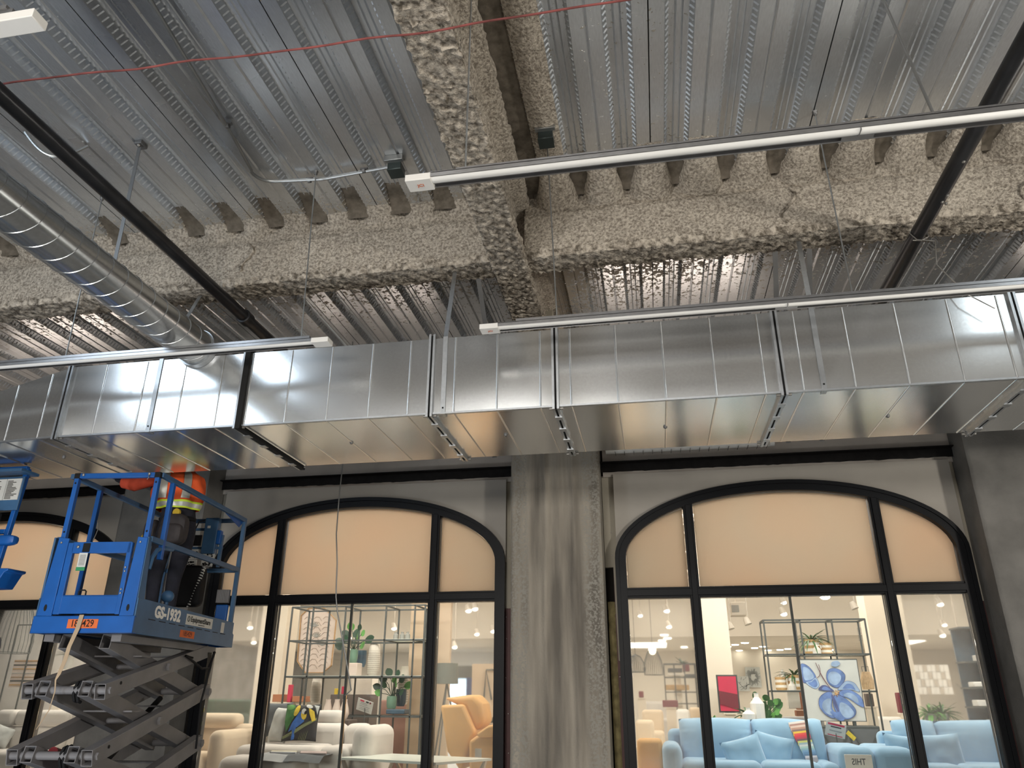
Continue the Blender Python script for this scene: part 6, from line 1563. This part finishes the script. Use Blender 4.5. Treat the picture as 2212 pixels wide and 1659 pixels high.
# pendants and warm corner behind the left side pane of the right window
def pendant(x, ytop, ybot, Y, r_, lab, bulb=True):
    a, b = at(x, ytop, Y), at(x, ybot, Y); h = a.z-b.z; t = thing('pendant_lamp', lab, 'lamp', (a.x, Y, b.z)); m = MB()
    n = 30
    for i in range(n):
        q = 2*pi*i/n; m.tube([(a.x+r_*f_*cos(q), Y+r_*f_*sin(q), b.z+h*u) for f_, u in ((.96, 0), (1, .2), (.88, .55), (.55, .88), (.12, 1))], .0035, 4)
    for f_, u in ((.96, 0), (.12, 1)): m.tube([(a.x+r_*f_*cos(q), Y+r_*f_*sin(q), b.z+h*u) for q in [2*pi*i/24 for i in range(25)]], .005, 5)
    obj('wire_shade', m, 'shelf', t, 50)
    obj('cord', MB().tube([(a.x, Y, a.z), (a.x, Y, 4.35)], .004, 6), 'shelf', t)
    if bulb: obj('bulb', MB().ball((a.x, Y, a.z-.02), .065, .065, .075, 16, 10), 'pend', t)
pendant(1409, 1402, 1458, 14, .165, 'black wire dome pendant with a glowing bulb'); pendant(1372, 1414, 1452, 13, .15, 'black wire dome pendant cut by the left frame of the right window', False)
pendant(46, 1290, 1410, 10.3, .30, 'large black wire dome pendant behind the far left window', False)
Y = 15; xs3 = [at(x, 1440, Y).x for x in (1434, 1456, 1478, 1502)]; zs3 = [at(1450, y, Y).z for y in (1520, 1495, 1463, 1434)]
t = thing('metal_rack', 'thin black open shelf with dark goods behind the pendant lamps', 'shelf', (xs3[0], Y, FS)); frame_shelf(t, xs3, zs3, Y, Y+.35, .018)
for (x, y, w_, h, mt, lab) in ((1458, 1448, .13, .07, 'grey_fab', 'dark cushion stack on the far open shelf'), (1462, 1457, .16, .05, 'whitew', 'pale folded cloth under the dark cushion stack'), (1482, 1443, .06, .12, 'maroon', 'dark red vase on the far open shelf'), (1490, 1460, .10, .06, 'grey_fab', 'dark box on the far open shelf'), (1462, 1485, .22, .09, 'jute', 'brown boxes on the far open shelf')):
    p = at(x, y, Y+.1); tag(obj('shelf_goods', MB().box(p.x-w_, p.x+w_, Y+.05, Y+.28, p.z-h/2, p.z+h/2), mt, bevel=.01), lab, 'display item')
p = at(1474, 1433, 15.1); t = thing('potted_plant', 'dark plant on top of the far open shelf', 'plant', p); blades(p, 14, .2, .06, 'leafd', 'leaves', t, 31, .3)
for (x0_, x1_, y0_, Y, h, mt, lab) in ((1386, 1432, 1533, 12.6, .28, 'cream_fab', 'cream armchair back in the warm corner'), (1372, 1412, 1555, 11.6, .3, 'cream_fab', 'cream chair seat in the warm corner'), (1460, 1490, 1532, 12.2, .30, 'jug', 'white boxy chair back near the mullion'), (1488, 1515, 1528, 13, .3, 'cream_fab', 'cream sofa back near the mullion'), (1375, 1430, 1595, 10.2, .35, 'ochre', 'orange ottoman at the left foot of the right window'), (1375, 1460, 1515, 16.3, .3, 'beige', 'long beige sofa far behind the pendant lamps'),
                                    (1560, 1600, 1545, 13, .3, 'cream_fab', 'white upholstered chair left of the white bottles'), (1690, 1780, 1548, 13.6, .3, 'mid_grey', 'grey sofa back behind the open shelf'), (1880, 1950, 1548, 14, .3, 'jug', 'white quilt covered bed right of the painting'), (440, 545, 1510, 15, .25, 'leafd', 'dark green sofa far behind the pane beside the lift')):
    a, b = at(x0_, y0_, Y), at(x1_, y0_, Y); t = thing('seat', lab, 'seating', ((a.x+b.x)/2, Y, FS)); soft(a.x, b.x, Y, Y+.18, FS+.05, a.z, mt, t, 'back_rest', .05); soft(a.x, b.x, Y-.5, Y, FS+.05, max(FS+.2, a.z-h), mt, t, 'seat_block', .05)
for (x, y, w_, h, Y, mt, lab) in ((1715, 1511, .09, .26, 13.0, 'jug', 'white display board behind the lower shelf'), (1735, 1512, .10, .28, 13.2, 'wood_tan', 'brown display board behind the lower shelf'), (1735, 1541, .10, .08, 12.9, 'wood_tan', 'coppery box under the lower shelf'), (1880, 1512, .05, .18, 13.2, 'brown', 'brown post right of the painting'), (1953, 1518, .08, .3, 14, 'maroon', 'red and dark goods beside the right mullion'), (1385, 1500, .04, .10, 13.8, 'maroon', 'small dark red cup in the warm corner'), (1448, 1520, .12, .10, 13, 'maroon', 'dark red cushion in the warm corner')):
    p = at(x, y, Y); tag(obj('display_item', MB().box(p.x-w_, p.x+w_, Y, Y+.15, p.z-h/2, p.z+h/2), mt, bevel=.01), lab, 'display item')
# art and stand in the far left window
p0, p1v = at(32, 1425, 11.6), at(80, 1485, 11.6); t = thing('framed_picture', 'brown layered landscape picture on a black stand behind the far left window', 'picture', (p0.x, 11.6, p1v.z))
obj('board', MB().box(p0.x, p1v.x+.1, 11.6, 11.63, p1v.z, p0.z), 'carve', t, 0); r = random.Random(2)
for i in range(7): zq = p1v.z+.03+(p0.z-p1v.z-.06)*i/6; obj('painted_band', MB().box(p0.x+.01, p1v.x+.08, 11.592, 11.598, zq, zq+r.uniform(.008, .02)), ('jute', 'shelf', 'goldw', 'canvas')[i % 4], t, 0)
for x in (p0.x-.05, p0.x+.28): obj('upright', MB().bar((x, 11.55, FS), (x, 11.55, at(52, 1350, 11.55).z), .018, .018, (0, 1, 0)), 'shelf', t, 0)
obj('rail', MB().bar((p0.x-.05, 11.55, at(52, 1350, 11.55).z), (p0.x+.28, 11.55, at(52, 1350, 11.55).z), .018, .018), 'shelf', t, 0)
p = at(150, 1415, 11.5); t = thing('potted_plant', 'blurred dark palm plant behind the far left pane', 'plant', p); blades(p, 22, .32, .06, 'leafd', 'leaves', t, 41, .4); obj('pot', MB().lathe((p.x, p.y, p.z-.22), [(.07, 0), (.09, .22)], 16), 'pot_y', t)
p = at(1065, 1540, 11.2); t = thing('potted_plant', 'dark palm leaf plant behind the ochre recliner', 'plant', p); blades(p-Vector((0, 0, .12)), 16, .30, .06, 'leafd', 'leaves', t, 42, .3)

# plinths and low tables carrying the displayed goods behind the sofas
def lowest(o):
    zs, xs, ys = [], [], []
    for c in [o]+list(o.children_recursive):
        if c.type == 'MESH':
            for v in list(c.data.vertices)[::max(1, len(c.data.vertices)//60)]: xs.append(v.co.x); ys.append(v.co.y); zs.append(v.co.z)
    return min(zs), (min(xs)+max(xs))/2, (min(ys)+max(ys))/2
for o in [q for q in list(COL.objects) if q.parent is None and q.get('category') in ('display item', 'plant', 'vase', 'picture', 'pot', 'chair')]:
    lb = o['label']
    if any(k in lb for k in ('upper', 'lower', 'shelf', 'rack', 'striped', 'white bottles', 'three behind', 'on the brown', 'wall', 'radiating', 'folded textile', 'top of', 'beside the white stack')): continue
    z, x, y = lowest(o)
    if z > FS+.15 and z < 2.2:
        pl_ = obj('display_plinth', MB().box(x-.07, x+.07, y-.06, y+.06, FS, z-.002).box(x-.09, x+.09, y-.08, y+.08, z-.02, z-.002), 'pillar'); tag(pl_, ' '.join(('plinth under the '+lb).split()[:15]), 'plinth')
